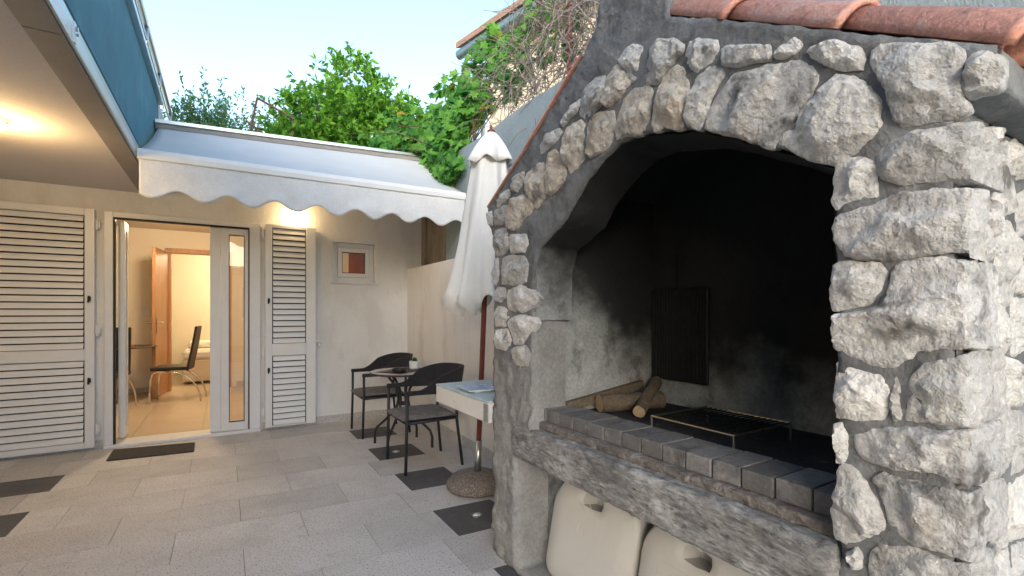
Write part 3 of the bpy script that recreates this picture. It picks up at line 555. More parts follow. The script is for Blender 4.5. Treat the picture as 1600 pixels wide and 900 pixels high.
# ================================================================ main house on the left: porch ceiling, blue parapet, rail
mh = thing('main_house', (-2, 2, 0), 'house on the left with porch ceiling and blue rendered parapet above', 'house')
CZ = 2.465
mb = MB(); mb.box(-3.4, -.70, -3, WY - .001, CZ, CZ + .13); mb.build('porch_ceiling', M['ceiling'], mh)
ys = [-2.0, .32, 2.66, 5.0, 5.868]
for i in range(4): box('edge_panel', M['trim'], mh, (-.70, -.575, ys[i] + .003, ys[i + 1] - .003, CZ - .012, CZ + .06), .002)
mb = MB(); mb.box(-.60, -.573, -2, WY - .002, CZ + .0605, CZ + .132); mb.box(-.572, -.560, -2, WY - .002, CZ + .003, CZ + .016); mb.build('metal_trim', M['alu'], mh)
box('light_strip', M['pot'], mh, (-.5725, -.566, -1.9, WY - .01, CZ + .022, CZ + .082))
for y in (.7, 2.75, 4.8):
    mb = MB(); mb.box(-.5655, -.555, y, y + .03, CZ + .01, CZ + .1); mb.tube([(-.553, y + .01, CZ + .07), (-.545, y + .01, CZ + .07)], .01, 8); mb.tube([(-.553, y + .022, CZ + .05), (-.545, y + .022, CZ + .05)], .007, 8)
    mb.build('bracket', M['steel'], mh)
box('brown_band', M['trim'], mh, (-.70, -.585, -2, WY - .002, CZ + .1325, CZ + .165))
box('parapet', M['blue'], mh, (-.80, -.58, -2.5, 6.10, CZ + .1655, 3.455), .006)
box('parapet_end', M['plaster'], mh, (-.80, -.585, 6.101, 7.3, 2.6, 3.50))
mb = MB(); mb.box(-.82, -.54, -2.5, 6.14, 3.4555, 3.50); mb.build('coping', M['alu'], mh, bevel=.004)
rl = MB(); rl.tube([(-.57, -2.4, 3.76), (-.57, 7.25, 3.76)], .022, 12); rl.tube([(-.57, -2.4, 3.63), (-.57, 7.25, 3.63)], .010, 8)
rlo = rl.build('railing', M['steel'], mh, smooth=True)
for y in (-.9, .6, 2.1, 3.6, 5.1, 6.05, 7.2): MB().tube([(-.57, y, 3.501), (-.57, y, 3.76)], .018, 10).build('post', M['steel'], rlo, smooth=True)
mb = MB(); mb.box(-3.6, -3.4, -3, 12, 0, 6.5); mb.build('house_wall', M['plaster'], mh)  # unseen wall of the house, put in for its effect on the light
mb = MB(); mb.box(-3.4, -2.7, 6.1, 12, 3.1, 6.4); mb.build('upper_wall', M['plaster'], mh)
box('balcony_floor', M['conc'], mh, (-3.4, -.80, -3, 6.10, CZ + .1305, CZ + .30))
ceil_lamp(-1.21, 4.05, CZ, 7.5, 'round brass-rimmed lamp on the porch ceiling at the left edge', (1, .66, .30), .09, 'porch_lamp')
# small downlight on the annex wall above the narrow shutter
wl_ = thing('wall_lamp', (.69, WY, 2.43), 'small lit wall lamp above the narrow shutter under the awning', 'lamp')
mb = MB(); mb.box(.655, .725, WY - .075, WY - .001, 2.432, 2.452); mb.box(.675, .705, WY - .03, WY - .001, 2.4525, 2.49); mb.build('body', M['white'], wl_, bevel=.003)
box('diffuser', emit_mat('wall_lamp_glow', (1, .70, .32), 25), wl_, (.66, .72, WY - .07, WY - .008, 2.426, 2.4315))
l = bpy.data.lights.new('wall_lamp_light', 'POINT'); l.energy = 1.6; l.color = (1, .68, .32); l.shadow_soft_size = .03
o = bpy.data.objects.new('wall_lamp_light', l); o.location = (.69, WY - .10, 2.40); COL.objects.link(o); par(o, wl_)
# tap by the shutter
tp = thing('wall_tap', (.98, WY, .93), 'small white garden tap on the wall beside the narrow shutter', 'tap')
MB().tube([(.93, WY - .001, .93), (.93, WY - .09, .93), (.935, WY - .115, .905)], .011, 8).build('spout', M['pot'], tp, smooth=True)
MB().tube([(.90, WY - .05, .955), (.985, WY - .05, .95)], .008, 8).build('handle', M['pot'], tp)
dm = MB(); q = [(-.874, 5.33), (-.235, 5.27), (-.245, 5.62), (-.885, 5.72)]
dm.add([(x, y, .0015) for x, y in q] + [(x, y, .014) for x, y in q], [(3, 2, 1, 0), (4, 5, 6, 7), (0, 1, 5, 4), (1, 2, 6, 5), (2, 3, 7, 6), (3, 0, 4, 7)])
tag(dm.build('doormat', M['mat'], None, bevel=.006), 'dark grey doormat lying askew before the glass door', 'doormat')

# ================================================================ walls on the right
lw = thing('garden_wall', (2.1, 4, 0), 'low white plastered wall behind the bistro set', 'wall')
mb = MB(); mb.box(2.0, 2.20, 2.26, WY - .001, 0, 1.842); mb.build('wall', M['plaster_low'], lw, bevel=.006)
mb = MB(); mb.box(1.988, 1.9995, 2.27, WY - .013, 0, .085); mb.build('skirting', M['granite'], lw)
rt = thing('retaining_wall', (2.4, 2, 0), 'tall rough blue-grey rendered retaining wall behind the barbecue', 'wall')
mb = MB(); ny = 60; Y0, Y1 = -3.0, 5.1
pts = []
for i in range(ny + 1):
    y = Y0 + (Y1 - Y0) * i / ny
    pts.append((y, 3.07 + .03 * fbm((y * 1.3, 2, 0))))
mb.prism([(Y0, 0)] + [(Y1, 0)] + pts[::-1], lambda p, d: (d, p[0], p[1]), 2.205, 2.55)
mb.build('wall', M['conc_wall'], rt)
box('end_wall', M['conc_brown'], rt, (2.21, 2.55, 5.101, 6.6, 0, 3.0))
box('pilaster', M['conc_brown'], rt, (2.19, 2.30, 5.72, WY - .002, 1.843, 2.98))
tr_ = MB().box(2.551, 14, -3, 14, 0, 2.95).build('hillside', M['ground']); tag(tr_, kind='structure')
# ================================================================ the stone barbecue
bq = thing('stone_barbecue', (1.7, 1.3, 0), 'gabled stone barbecue with sooty arched hearth and terracotta tiles', 'barbecue')
FX = 1.25                                   # front plane
OUT = [(2.258, 0), (2.245, 1.0), (2.232, 1.66), (2.30, 1.79), (2.30, 1.875), (2.05, 2.015), (1.70, 2.225), (1.50, 2.345), (1.42, 2.41), (1.395, 2.52), (1.39, 3.0), (1.39, 3.4),
       (1.078, 3.4), (1.078, 2.5), (1.07, 2.275), (.86, 2.155), (.56, 1.968), (.29, 1.805), (.29, 1.73), (.352, 1.722), (.352, 0)]
HOLE = [(1.875, 0.7), (1.868, 1.26), (1.862, 1.5), (1.82, 1.6), (1.617, 1.703), (1.544, 1.784), (1.475, 1.842), (1.38, 1.896), (1.293, 1.928), (1.189, 1.926), (1.095, 1.908), (0.976, 1.875), (0.896, 1.843), (0.824, 1.805), (0.713, 1.739), (0.632, 1.692), (0.567, 1.651), (0.56, 1.3), (0.556, 0.7)]
NICHE = [(2.02, .01), (2.02, .62), (.56, .62), (.56, .01)]

def resample(poly, s, closed=True):
    out = []; n = len(poly)
    for i in range(n if closed else n - 1):
        a, b = Vector(poly[i]), Vector(poly[(i + 1) % n]); k = max(1, int((b - a).length / s + .5))
        for j in range(k): out.append(tuple(a.lerp(b, j / k)))
    return out

def inside(p, poly):
    c = False; n = len(poly); x, y = p
    for i in range(n):
        x1, y1 = poly[i]; x2, y2 = poly[i - 1]
        if (y1 > y) != (y2 > y) and x < (x2 - x1) * (y - y1) / (y2 - y1) + x1: c = not c
    return c

def edge_d(p, poly):
    d = 9; P = Vector(p)
    n = len(poly)
    for i in range(n):
        a, b = Vector(poly[i]), Vector(poly[(i + 1) % n]); ab = b - a
        t = max(0, min(1, (P - a).dot(ab) / max(ab.length_squared, 1e-12))); d = min(d, (P - a - ab * t).length)
    return d

# mortar front with arch and niche
o_ = resample(OUT, .02); h_ = resample(HOLE, .02); n_ = resample(NICHE, .03)
pts = list(o_); loops = [(0, len(o_))]
pts += h_; loops.append((len(o_), len(o_) + len(h_))); pts += n_; loops.append((len(o_) + len(h_), len(pts)))
edges = []
for a, b in loops: edges += [(i, a + (i + 1 - a) % (b - a)) for i in range(a, b)]
gx = [(.30 + .0145 * i + random.uniform(-.004, .004), .01 + .0145 * j + random.uniform(-.004, .004)) for i in range(138) for j in range(190)]
OUTL, HL, NL = OUT, HOLE, NICHE
gx = [p for p in gx if inside(p, OUT) and not inside(p, HOLE) and not inside(p, NICHE)]
gx = [p for p in gx if min(edge_d(p, OUT), edge_d(p, HOLE), edge_d(p, NICHE)) > .009]
V, E_, F_, *_ = delaunay_2d_cdt([Vector(p) for p in pts + gx], edges, [], 1, 1e-5)
F_ = [f for f in F_ if (lambda c: inside(c, OUT) and not inside(c, HOLE) and not inside(c, NICHE))((sum(V[i].x for i in f) / 3, sum(V[i].y for i in f) / 3))]
vv = []; nb = len(pts)
def front_dx(y, z):
    d = .010 * fbm((y * 9, z * 9, 3)) + .005 * fbm((y * 38, z * 38, 5))
    if y > 1.80 and z < 1.25:                          # crumbling concrete pier
        k = min(1, (1.25 - z) / .3) * min(1, (y - 1.80) / .08); d += k * (.016 * fbm((y * 14, z * 10, 8)) + .012 * abs(fbm((y * 45, z * 30, 1))))
    return d
for p in V:
    vv.append((FX - front_dx(p.x, p.y), p.x + .004 * fbm((p.x * 25, p.y * 25, 7)), p.y + .004 * fbm((p.x * 25, p.y * 25, 9))))
nv = len(vv); DP = .20
rim = {}
cnt = {}
for f in F_:
    for i in range(3):
        e = (f[i], f[(i + 1) % 3]); cnt[tuple(sorted(e))] = cnt.get(tuple(sorted(e)), []) + [e]
bd = [v[0] for v in cnt.values() if len(v) == 1]
ff = [tuple(f) for f in F_]
K = 4
for a, b in bd:
    for q in (a, b):
        if q not in rim:
            rim[q] = []
            x, y, z = vv[q]
            for k in range(1, K + 1):
                xx = FX + DP * k / K; j = .006 * fbm((xx * 20, y * 20, z * 20))
                rim[q].append(len(vv)); vv.append((xx, y + j, z + j))
    A_, B_ = [a] + rim[a], [b] + rim[b]
    for k in range(K): ff.append((B_[k], A_[k], A_[k + 1], B_[k + 1]))
fw = MB(); fw.v = vv; fw.f = ff
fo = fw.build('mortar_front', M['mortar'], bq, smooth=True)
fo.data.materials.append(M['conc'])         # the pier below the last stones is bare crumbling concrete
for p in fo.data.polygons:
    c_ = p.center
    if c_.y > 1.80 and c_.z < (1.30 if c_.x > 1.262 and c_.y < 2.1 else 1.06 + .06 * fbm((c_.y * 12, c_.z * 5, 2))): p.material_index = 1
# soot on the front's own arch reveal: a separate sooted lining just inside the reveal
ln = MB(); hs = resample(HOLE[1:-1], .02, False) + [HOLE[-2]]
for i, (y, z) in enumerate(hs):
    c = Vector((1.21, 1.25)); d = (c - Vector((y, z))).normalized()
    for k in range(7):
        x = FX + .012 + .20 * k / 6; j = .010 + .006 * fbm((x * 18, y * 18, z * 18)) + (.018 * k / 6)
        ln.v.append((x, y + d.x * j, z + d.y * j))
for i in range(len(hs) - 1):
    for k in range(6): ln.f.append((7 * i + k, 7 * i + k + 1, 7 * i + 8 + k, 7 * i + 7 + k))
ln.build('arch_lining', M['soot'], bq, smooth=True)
# chamber: far cheek, near cheek, back, hood, hearth
def rough_plane(name, m, fn, nu, nv_, amp, sc):
    mb = MB()
    for i in range(nu + 1):
        for j in range(nv_ + 1):
            p, n = fn(i / nu, j / nv_); p = Vector(p); k = amp * fbm(p * sc) ; mb.v.append(tuple(p + Vector(n) * k))
    for i in range(nu):
        for j in range(nv_): a = i * (nv_ + 1) + j; mb.f.append((a, a + 1, a + nv_ + 2, a + nv_ + 1))
    return mb.build(name, m, bq, smooth=True)
CHZ0, CHZ1 = .79, 1.93
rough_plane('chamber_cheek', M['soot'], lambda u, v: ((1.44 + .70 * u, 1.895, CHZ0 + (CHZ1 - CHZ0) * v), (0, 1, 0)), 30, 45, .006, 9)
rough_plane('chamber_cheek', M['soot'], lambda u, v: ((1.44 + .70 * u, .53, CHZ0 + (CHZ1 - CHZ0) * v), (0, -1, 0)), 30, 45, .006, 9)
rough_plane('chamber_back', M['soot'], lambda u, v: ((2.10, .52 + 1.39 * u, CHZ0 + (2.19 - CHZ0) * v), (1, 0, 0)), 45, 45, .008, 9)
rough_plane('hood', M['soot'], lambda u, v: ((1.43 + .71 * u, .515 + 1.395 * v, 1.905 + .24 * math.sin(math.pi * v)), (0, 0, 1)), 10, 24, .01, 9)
# outer shell behind the front
sh = MB(); sh.box(1.4505, 2.19, 1.91, 2.232, .0, 1.80); sh.box(1.4505, 2.19, .357, .515, 0, 1.715); sh.box(2.115, 2.19, .5155, 1.9095, 0, 2.1)
sh.build('shell', M['mortar'], bq)
sd_ = MB()
for i in range(48):
    for j in range(86):
        x = FX + .006 + .93 * i / 47; z = 1.715 * j / 85
        sd_.v.append((x, .350 - .005 * fbm((x * 9, z * 9, 40)) - .002 * fbm((x * 40, z * 40, 4)), z))
for i in range(47):
    for j in range(85): a = i * 86 + j; sd_.f.append((a, a + 86, a + 87, a + 1))
sd_.build('mortar_side', M['mortar'], bq, smooth=True)
# hearth floor, niche cheeks
box('hearth_floor', M['ash'], bq, (1.40, 2.098, .52, 1.893, .72, .795))
nc = MB(); nc.box(1.452, 2.11, 2.022, 2.03, 0, .70); nc.box(1.452, 2.11, .545, .557, 0, .70); nc.box(2.05, 2.11, .558, 2.02, 0, .70); nc.build('niche_lining', M['conc_wall'], bq)
box('hearth_slab', M['conc'], bq, (1.30, 2.11, .53, 2.04, .60, .715))
# front beam, chipped
def rough_box(name, m, a, s, amp, sc, parent=bq, seed=0):
    x0, x1, y0, y1, z0, z1 = a; bm = bmesh.new()
    bmesh.ops.create_cube(bm, size=1)
    for v in bm.verts: v.co = Vector((x0 + (x1 - x0) * (v.co.x + .5), y0 + (y1 - y0) * (v.co.y + .5), z0 + (z1 - z0) * (v.co.z + .5)))
    for ax in range(3):
        L_ = (x1 - x0, y1 - y0, z1 - z0)[ax]; k = int(L_ / s)
        for c in range(1, k):
            pl = Vector((x0, y0, z0)); pl[ax] += L_ * c / k; no = Vector((0, 0, 0)); no[ax] = 1
            bmesh.ops.bisect_plane(bm, geom=bm.verts[:] + bm.edges[:] + bm.faces[:], plane_co=pl, plane_no=no)
    cen = Vector(((x0 + x1) / 2, (y0 + y1) / 2, (z0 + z1) / 2)); hx = Vector(((x1 - x0) / 2, (y1 - y0) / 2, (z1 - z0) / 2))
    for v in bm.verts:
        q = v.co - cen; near = sum(1 for i in range(3) if hx[i] - abs(q[i]) < 1e-4)
        n = Vector([(1 if q[i] > 0 else -1) if hx[i] - abs(q[i]) < 1e-4 else 0 for i in range(3)])
        k = amp * fbm(v.co * sc + Vector((seed, 0, 0)))
        if near >= 2: k -= amp * (.6 + 1.2 * abs(fbm(v.co * sc * 2.5 + Vector((seed, 9, 0)))))
        v.co += n * k
    me = bpy.data.meshes.new(name); bm.to_mesh(me); bm.free()
    for p in me.polygons: p.use_smooth = True
    me.set_sharp_from_angle(angle=R(38))
    me.materials.append(m); o = bpy.data.objects.new(name, me); COL.objects.link(o); return par(o, parent)
rough_box('hearth_beam', M['slab'], (1.234, 1.42, .556, 2.035, .574, .738), .013, .0055, 30)
rough_box('brick_course', M['brick_top'], (1.290, 1.40, .558, 1.93, .7375, .7715), .012, .0028, 35, seed=4)
# the row of pavers along the hearth edge
yb = 1.955; i = 0
while yb > .585:
    w_ = .0985
    y1, y0 = yb, max(yb - w_, .563)
    mb = MB(); j = random.uniform(-.003, .003); t_ = random.uniform(-.0015, .0015)
    mb.box(1.322 + j, 1.50 + j, y0 + .002, y1 - .002, .7725, .832 + t_)
    mb.build('brick', M['brick'], bq, bevel=.004, seg=2); yb -= w_ + .0015
# ---- stones
def smooth_poly(poly, s=.011, jit=.004, seed=0, grow=.009):
    cx = sum(p[0] for p in poly) / len(poly); cy = sum(p[1] for p in poly) / len(poly)
    poly = [tuple(Vector(p) + (Vector(p) - Vector((cx, cy))).normalized() * grow) for p in poly]
    p = resample(poly, s); n = len(p)
    p = [tuple((Vector(p[i - 1]) + 3 * Vector(p[i]) + Vector(p[(i + 1) % n])) / 5) for i in range(n)]
    return [(a + jit * (fbm((a * 24, b * 24, seed)) + .6 * fbm((a * 80, b * 80, seed))), b + jit * (fbm((a * 24, b * 24, seed + 50)) + .6 * fbm((a * 80, b * 80, seed + 9)))) for a, b in p]

def stone(poly, side, proud, depth, m, seed, parent=bq, res=.0078):
    """one split-faced stone: chiselled facets and scoops over its outline, with a rim going back into the mortar"""
    rnd = random.Random(seed)
    bp = smooth_poly(poly, res, .0045, seed); n = len(bp)
    xs = [p[0] for p in bp]; ys = [p[1] for p in bp]; x0, x1, y0, y1 = min(xs), max(xs), min(ys), max(ys)
    ins = []
    a = x0
    while a < x1:
        b = y0
        while b < y1:
            p = (a + rnd.uniform(-.35, .35) * res, b + rnd.uniform(-.35, .35) * res)
            if inside(p, bp) and edge_d(p, bp) > res * .5: ins.append(p)
            b += res
        a += res
    V, E_, F_, *_ = delaunay_2d_cdt([Vector(p) for p in bp + ins], [(i, (i + 1) % n) for i in range(n)], [], 1, 1e-6)
    size = min(x1 - x0, y1 - y0); big = max(x1 - x0, y1 - y0)
    cx, cy = sum(xs) / n, sum(ys) / n
    fac = []
    for _ in range(10):                      # planes falling away from the middle: the broken faces
        an = rnd.uniform(0, 6.28); dv_ = Vector((math.cos(an), math.sin(an))); k = rnd.uniform(.05, .42)
        c = Vector((cx, cy)) + Vector((dv_.x * (x1 - x0), dv_.y * (y1 - y0))) * k
        fac.append((c, -dv_ * rnd.uniform(.22, .95), proud * rnd.uniform(.80, 1.12)))
    tilt = Vector((rnd.uniform(-.10, .10), rnd.uniform(-.10, .10)))
    sc_ = [(Vector((rnd.uniform(x0, x1), rnd.uniform(y0, y1))), rnd.uniform(.10, .28) * big, rnd.uniform(.004, .013)) for _ in range(4)]
    rimw = min(.008, size * .12)
    hv = []
    for p in V:
        d = edge_d(p, bp); t = min(1, d / rimw); e = 1 - (1 - t) ** 2
        q = Vector((p.x, p.y, seed * 3.7)); pw = p + Vector((noise.noise(q * 16), noise.noise(q * 16 + Vector((5, 5, 5))))) * .016
        h = proud * 1.05 + (pw - Vector((cx, cy))).dot(tilt)
        for c, g_, k in fac: h = min(h, k + (pw - c).dot(g_))
        for c, r_, dp in sc_:
            dd_ = (pw - c).length / r_
            if dd_ < 1: h -= dp * (1 - dd_ * dd_)
        h += .0038 * fbm(q * 18) + .0040 * (abs(noise.noise(q * 30)) * -2 + .6) + .0040 * fbm(q * 70, 3)
        hv.append(max(h, proud * .22) * (.25 + .75 * e))
    vs_ = []
    base = (lambda u, v, h: (FX - h, u, v)) if not side else (lambda u, v, h: (u, .350 - h, v))
    for p, h in zip(V, hv): vs_.append(base(p.x, p.y, h))
    ff = [tuple(f) for f in F_]
    K = max(2, int(depth / .012)) if depth > .06 else 2
    dd = depth if depth > .06 else .03
    idx = []
    for i in range(n):
        p = V[i]; dirv = (Vector((p.x - cx, p.y - cy))).normalized(); r_ = [i]
        for k in range(1, K + 1):
            back = hv[i] * (1 - k / K) - dd * k / K
            q = Vector((p.x * 16, p.y * 16, back * 16 + seed))
            o_ = (.010 * fbm(q) + .005 * fbm(q * 3) + .008 * math.sin(min(1, k / K) * math.pi)) * (1 if depth > .06 else .3)
            r_.append(len(vs_)); vs_.append(base(p.x + dirv.x * o_, p.y + dirv.y * o_, back))
        idx.append(r_)
    for i in range(n):
        A_, B_ = idx[i], idx[(i + 1) % n]
        for k in range(K): ff.append((A_[k], B_[k], B_[k + 1], A_[k + 1]))
    mb = MB(); mb.v = vs_; mb.f = ff
    o = mb.build('stone', m, parent, smooth=True); o.data.set_sharp_from_angle(angle=R(32)); return o

OCHRE = {5, 7, 8, 9, 12, 13, 15, 2}; LICH = {34, 32, 38, 40, 45, 47}
for i, (qd, poly) in enumerate(FRONT_STONES):
    if qd:                                  # corner stones run round the corner: outline ends a little past it
        edge = min(p[0] for p in poly); poly = [(y if y > edge + .012 else .352 - (.018 if qd > .07 else .006), z) for y, z in poly]
    ar = (max(p[0] for p in poly) - min(p[0] for p in poly)) * (max(p[1] for p in poly) - min(p[1] for p in poly))
    pr = .022 + min(.014, ar * .3)
    stone(poly, False, pr, qd if qd else .0, M['stone_ochre'] if i in OCHRE else M['stone_lichen'] if i in LICH else M['stone'], 100 + i)
for i, poly in enumerate(SIDE_STONES):
    poly = [(x, z) for x, z in poly]
    stone(poly[::-1], True, .022, 0, M['stone_lichen'] if i % 3 == 0 else M['stone'], 300 + i)
rs = random.Random(5)
for r_ in range(9):                          # the side goes on behind the picture's edge
    for c_ in range(2):
        x0 = 1.775 + c_ * .20; z0 = .06 + r_ * .178
        poly = [(x0 + rs.uniform(0, .03), z0 + rs.uniform(0, .03)), (x0 + .16 + rs.uniform(0, .03), z0 + rs.uniform(0, .03)), (x0 + .18 + rs.uniform(-.03, .0), z0 + .13 + rs.uniform(0, .03)), (x0 + .09, z0 + .155), (x0 + rs.uniform(0, .03), z0 + .13 + rs.uniform(0, .02))]
        stone(poly, True, .022, 0, M['stone'], 500 + r_ * 2 + c_, res=.02)
for k, (x0, z0) in enumerate(((1.28, .05), (1.45, .07), (1.61, .05), (1.30, .24), (1.47, .25), (1.62, .24), (1.28, .42), (1.46, .44), (1.62, .42))):
    poly = [(x0 + rs.uniform(0, .02), z0), (x0 + .13, z0 + rs.uniform(0, .02)), (x0 + .14, z0 + .13), (x0 + .06, z0 + .155), (x0, z0 + .13)]
    stone(poly, True, .022, 0, M['stone'], 540 + k, res=.02)
for k, (y0, z0) in enumerate(((.375, .05), (.37, .24), (.375, .42))):
    poly = [(y0, z0), (y0 + .16, z0 + .01), (y0 + .165, z0 + .14), (y0 + .08, z0 + .155), (y0, z0 + .14)]
    stone(poly, False, .03, .12, M['stone'], 560 + k, res=.015)
# ---- roof: concrete slopes, barrel tiles
def zroof(y): return 2.40 - .60 * (1.235 - y) if y < 1.235 else 2.415 - .505 * (y - 1.235)
rb = MB()
rb.prism([(1.077, 2.22), (1.077, 2.29), (.29, 1.815), (.282, 1.733), (.352, 1.7225), (.515, 1.91)], lambda p, d: (d, p[0], p[1]), 1.4505, 2.19)
rb.prism([(1.391, 2.27), (1.391, 2.38), (2.30, 1.875), (2.30, 1.805), (2.2, 1.805), (1.91, 2.0)], lambda p, d: (d, p[0], p[1]), 1.4505, 2.19)
rb.build('roof_bed', M['mortar'], bq)
ch = MB(); ch.box(1.4505, 1.80, 1.0785, 1.3895, 2.2, 3.4); ch.build('chimney', M['conc_wall'], bq, bevel=.01)
def barrel(L_, r0, r1, th=.013, n=12, up=True):
    mb = MB()
    for k, (y, r) in enumerate(((0, r0), (L_ * .93, r1 * .99), (L_ * .94, r1 * 1.06), (L_, r1 * 1.06))):
        for s in (0, 1):
            for a in range(n + 1):
                q = math.pi * a / n; rr = r - th * s
                mb.v.append((rr * math.cos(q) * 1.0, y, (rr * math.sin(q) * .92) * (1 if up else -1)))
    W = n + 1
    for k in range(3):
        for a in range(n):
            o = k * 2 * W; o2 = (k + 1) * 2 * W
            mb.f.append((o + a, o + a + 1, o2 + a + 1, o2 + a)); mb.f.append((o + W + a, o2 + W + a, o2 + W + a + 1, o + W + a + 1))
        for a in (0, n): mb.f.append((k * 2 * W + a, (k + 1) * 2 * W + a, (k + 1) * 2 * W + W + a, k * 2 * W + W + a))
    for k in (0, 3):
        for a in range(n): mb.f.append((k * 2 * W + a, k * 2 * W + a + 1, k * 2 * W + W + a + 1, k * 2 * W + W + a))
    return mb.mesh('roof_tile', M['terracotta'], smooth=True)
tm = barrel(.36, .070, .088); tc_ = barrel(.36, .07, .085, up=False)
ends = [(.858, 2.150), (.556, 1.968), (.262, 1.790)]
for col, xc in enumerate((1.340, 1.535, 1.73, 1.925, 2.12)):
    for k, (ye, ze) in enumerate(ends):
        sl = math.atan(.60)
        # tile runs up-slope from its lower end; local +y goes down the slope
        o = inst('roof_tile', tm, bq, (xc, ye + .36 * math.cos(sl), ze + .012 + .36 * math.sin(sl)), (math.pi - sl, 0, 0), (1, 1, 1))
        o.rotation_euler = (0, 0, 0)
        o.matrix_basis = Matrix.Translation((xc, ye + .36 * math.cos(sl), ze + .004 + .36 * math.sin(sl) + .010)) @ Matrix.Rotation(sl + R(1.5), 4, 'X') @ Matrix.Rotation(math.pi, 4, 'Z')
        if col < 4:
            o2 = inst('roof_tile', tc_, bq); o2.matrix_basis = Matrix.Translation((xc + .10, ye + .03 + .36 * math.cos(sl), ze + .075 + .36 * math.sin(sl))) @ Matrix.Rotation(sl, 4, 'X') @ Matrix.Rotation(math.pi, 4, 'Z')
    for k in range(3):
        sl = math.atan(.52); ye = 2.325 - .30 * k; ze = 1.885 + .30 * k * .52
        o = inst('roof_tile', tm, bq); o.matrix_basis = Matrix.Translation((xc + .06, ye - .36 * math.cos(sl), ze + .36 * math.sin(sl))) @ Matrix.Rotation(-sl, 4, 'X')
mb = MB(); mb.prism([(2.305, 1.874), (2.307, 1.882), (2.055, 2.024), (1.705, 2.234), (1.51, 2.352), (1.50, 2.345), (1.70, 2.226), (2.05, 2.016)], lambda p, d: (d, p[0], p[1]), 1.240, 1.46)
mb.build('verge_tile', M['terracotta'], bq)

# ---------------------------------------------------------------- things in and on the barbecue
rk = thing('hanging_grill', (2.08, 1.70, .935), 'black ribbed grill rack hung on the sooty back wall', 'grill')
mb = MB(); n = 19
for i in range(n): y = 1.525 + .345 * i / (n - 1); mb.tube([(2.068, y, .937), (2.068, y, 1.415)], .0062, 6)
mb.build('bars', M['iron'], rk)
mb = MB(); mb.tube([(2.072, 1.52, .935), (2.072, 1.875, .935), (2.072, 1.875, 1.418), (2.072, 1.52, 1.418), (2.072, 1.52, .935)], .007, 6); mb.box(2.076, 2.084, 1.525, 1.87, .94, 1.41); mb.build('frame', M['iron'], rk)
mb = MB(); mb.tube([(2.072, 1.70, 1.418), (2.074, 1.70, 1.66), (2.09, 1.70, 1.665)], .004, 6); mb.build('hanger', M['iron'], rk)
gr = thing('grill_grate', (1.7, 1.2, .795), 'low wire grill grate on legs standing on the hearth', 'grill')
gx0, gx1, gy0, gy1, gz = 1.535, 1.90, 1.02, 1.395, .862
mb = MB(); mb.tube([(gx0, gy0, gz), (gx1, gy0, gz), (gx1, gy1, gz), (gx0, gy1, gz), (gx0, gy0, gz)], .005, 8); mb.build('frame', M['wire'], gr)
mb = MB()
for i in range(1, 15): y = gy0 + (gy1 - gy0) * i / 15; mb.tube([(gx0, y, gz), (gx1, y, gz)], .0026, 6)
for i in range(1, 4): x = gx0 + (gx1 - gx0) * i / 4; mb.tube([(x, gy0, gz - .006), (x, gy1, gz - .006)], .0035, 6)
mb.build('bars', M['iron'], gr)
for x in (gx0, gx1):
    for y in (gy0, gy1): MB().tube([(x, y, gz), (x, y, .7955)], .0045, 8).build('leg', M['wire'], gr)
def log(p0, p1, r, label, seed):
    t = thing('firewood_log', p0, label, 'log', 'firewood on the hearth')
    P0, P1 = Vector(p0), Vector(p1); n = 14
    ax = (P1 - P0).normalized(); a = ax.cross(Vector((0, 0, 1))).normalized(); b = a.cross(ax)
    mb = MB(); S_ = 18
    for i in range(n + 1):
        c = P0.lerp(P1, i / n)
        for k in range(S_):
            q = 2 * math.pi * k / S_; d = a * math.cos(q) + b * math.sin(q)
            mb.v.append(tuple(c + d * r * (1 + .10 * fbm(c * 9 + d * 1.5 + Vector((seed, 0, 0))))))
    for i in range(n):
        for k in range(S_): mb.f.append((i * S_ + k, i * S_ + (k + 1) % S_, (i + 1) * S_ + (k + 1) % S_, (i + 1) * S_ + k))
    bark = mb.build('bark', M['bark'], t, smooth=True)
    for e in (0, n):
        c = MB(); c.v = [tuple(Vector(mb.v[e * S_ + k]) + ax * (.002 if e else -.002)) for k in range(S_)]; c.f = [tuple(range(S_))]; c.build('cut_end', M['cutwood'], t)
log((1.60, 1.79, .842), (1.93, 1.69, .845), .044, 'thick firewood log lying at the back of the hearth', 1)
log((1.675, 1.60, .828), (1.98, 1.765, .925), .030, 'thin firewood log propped up beside the thick log', 2)
pk = MB(); P0, P1 = Vector((1.45, 1.872, .83)), Vector((1.98, 1.872, .90))
pk.add([tuple(P + Vector((0, dy, dz))) for P in (P0, P1) for dy, dz in ((-.018, -.028), (.018, -.028), (.018, .02), (-.018, .02))], [(0, 1, 2, 3), (7, 6, 5, 4), (0, 4, 5, 1), (1, 5, 6, 2), (2, 6, 7, 3), (3, 7, 4, 0)])
tag(pk.build('wood_batten', M['bark'], None, bevel=.003), 'rough wooden batten leaning along the left wall of the hearth', 'batten')
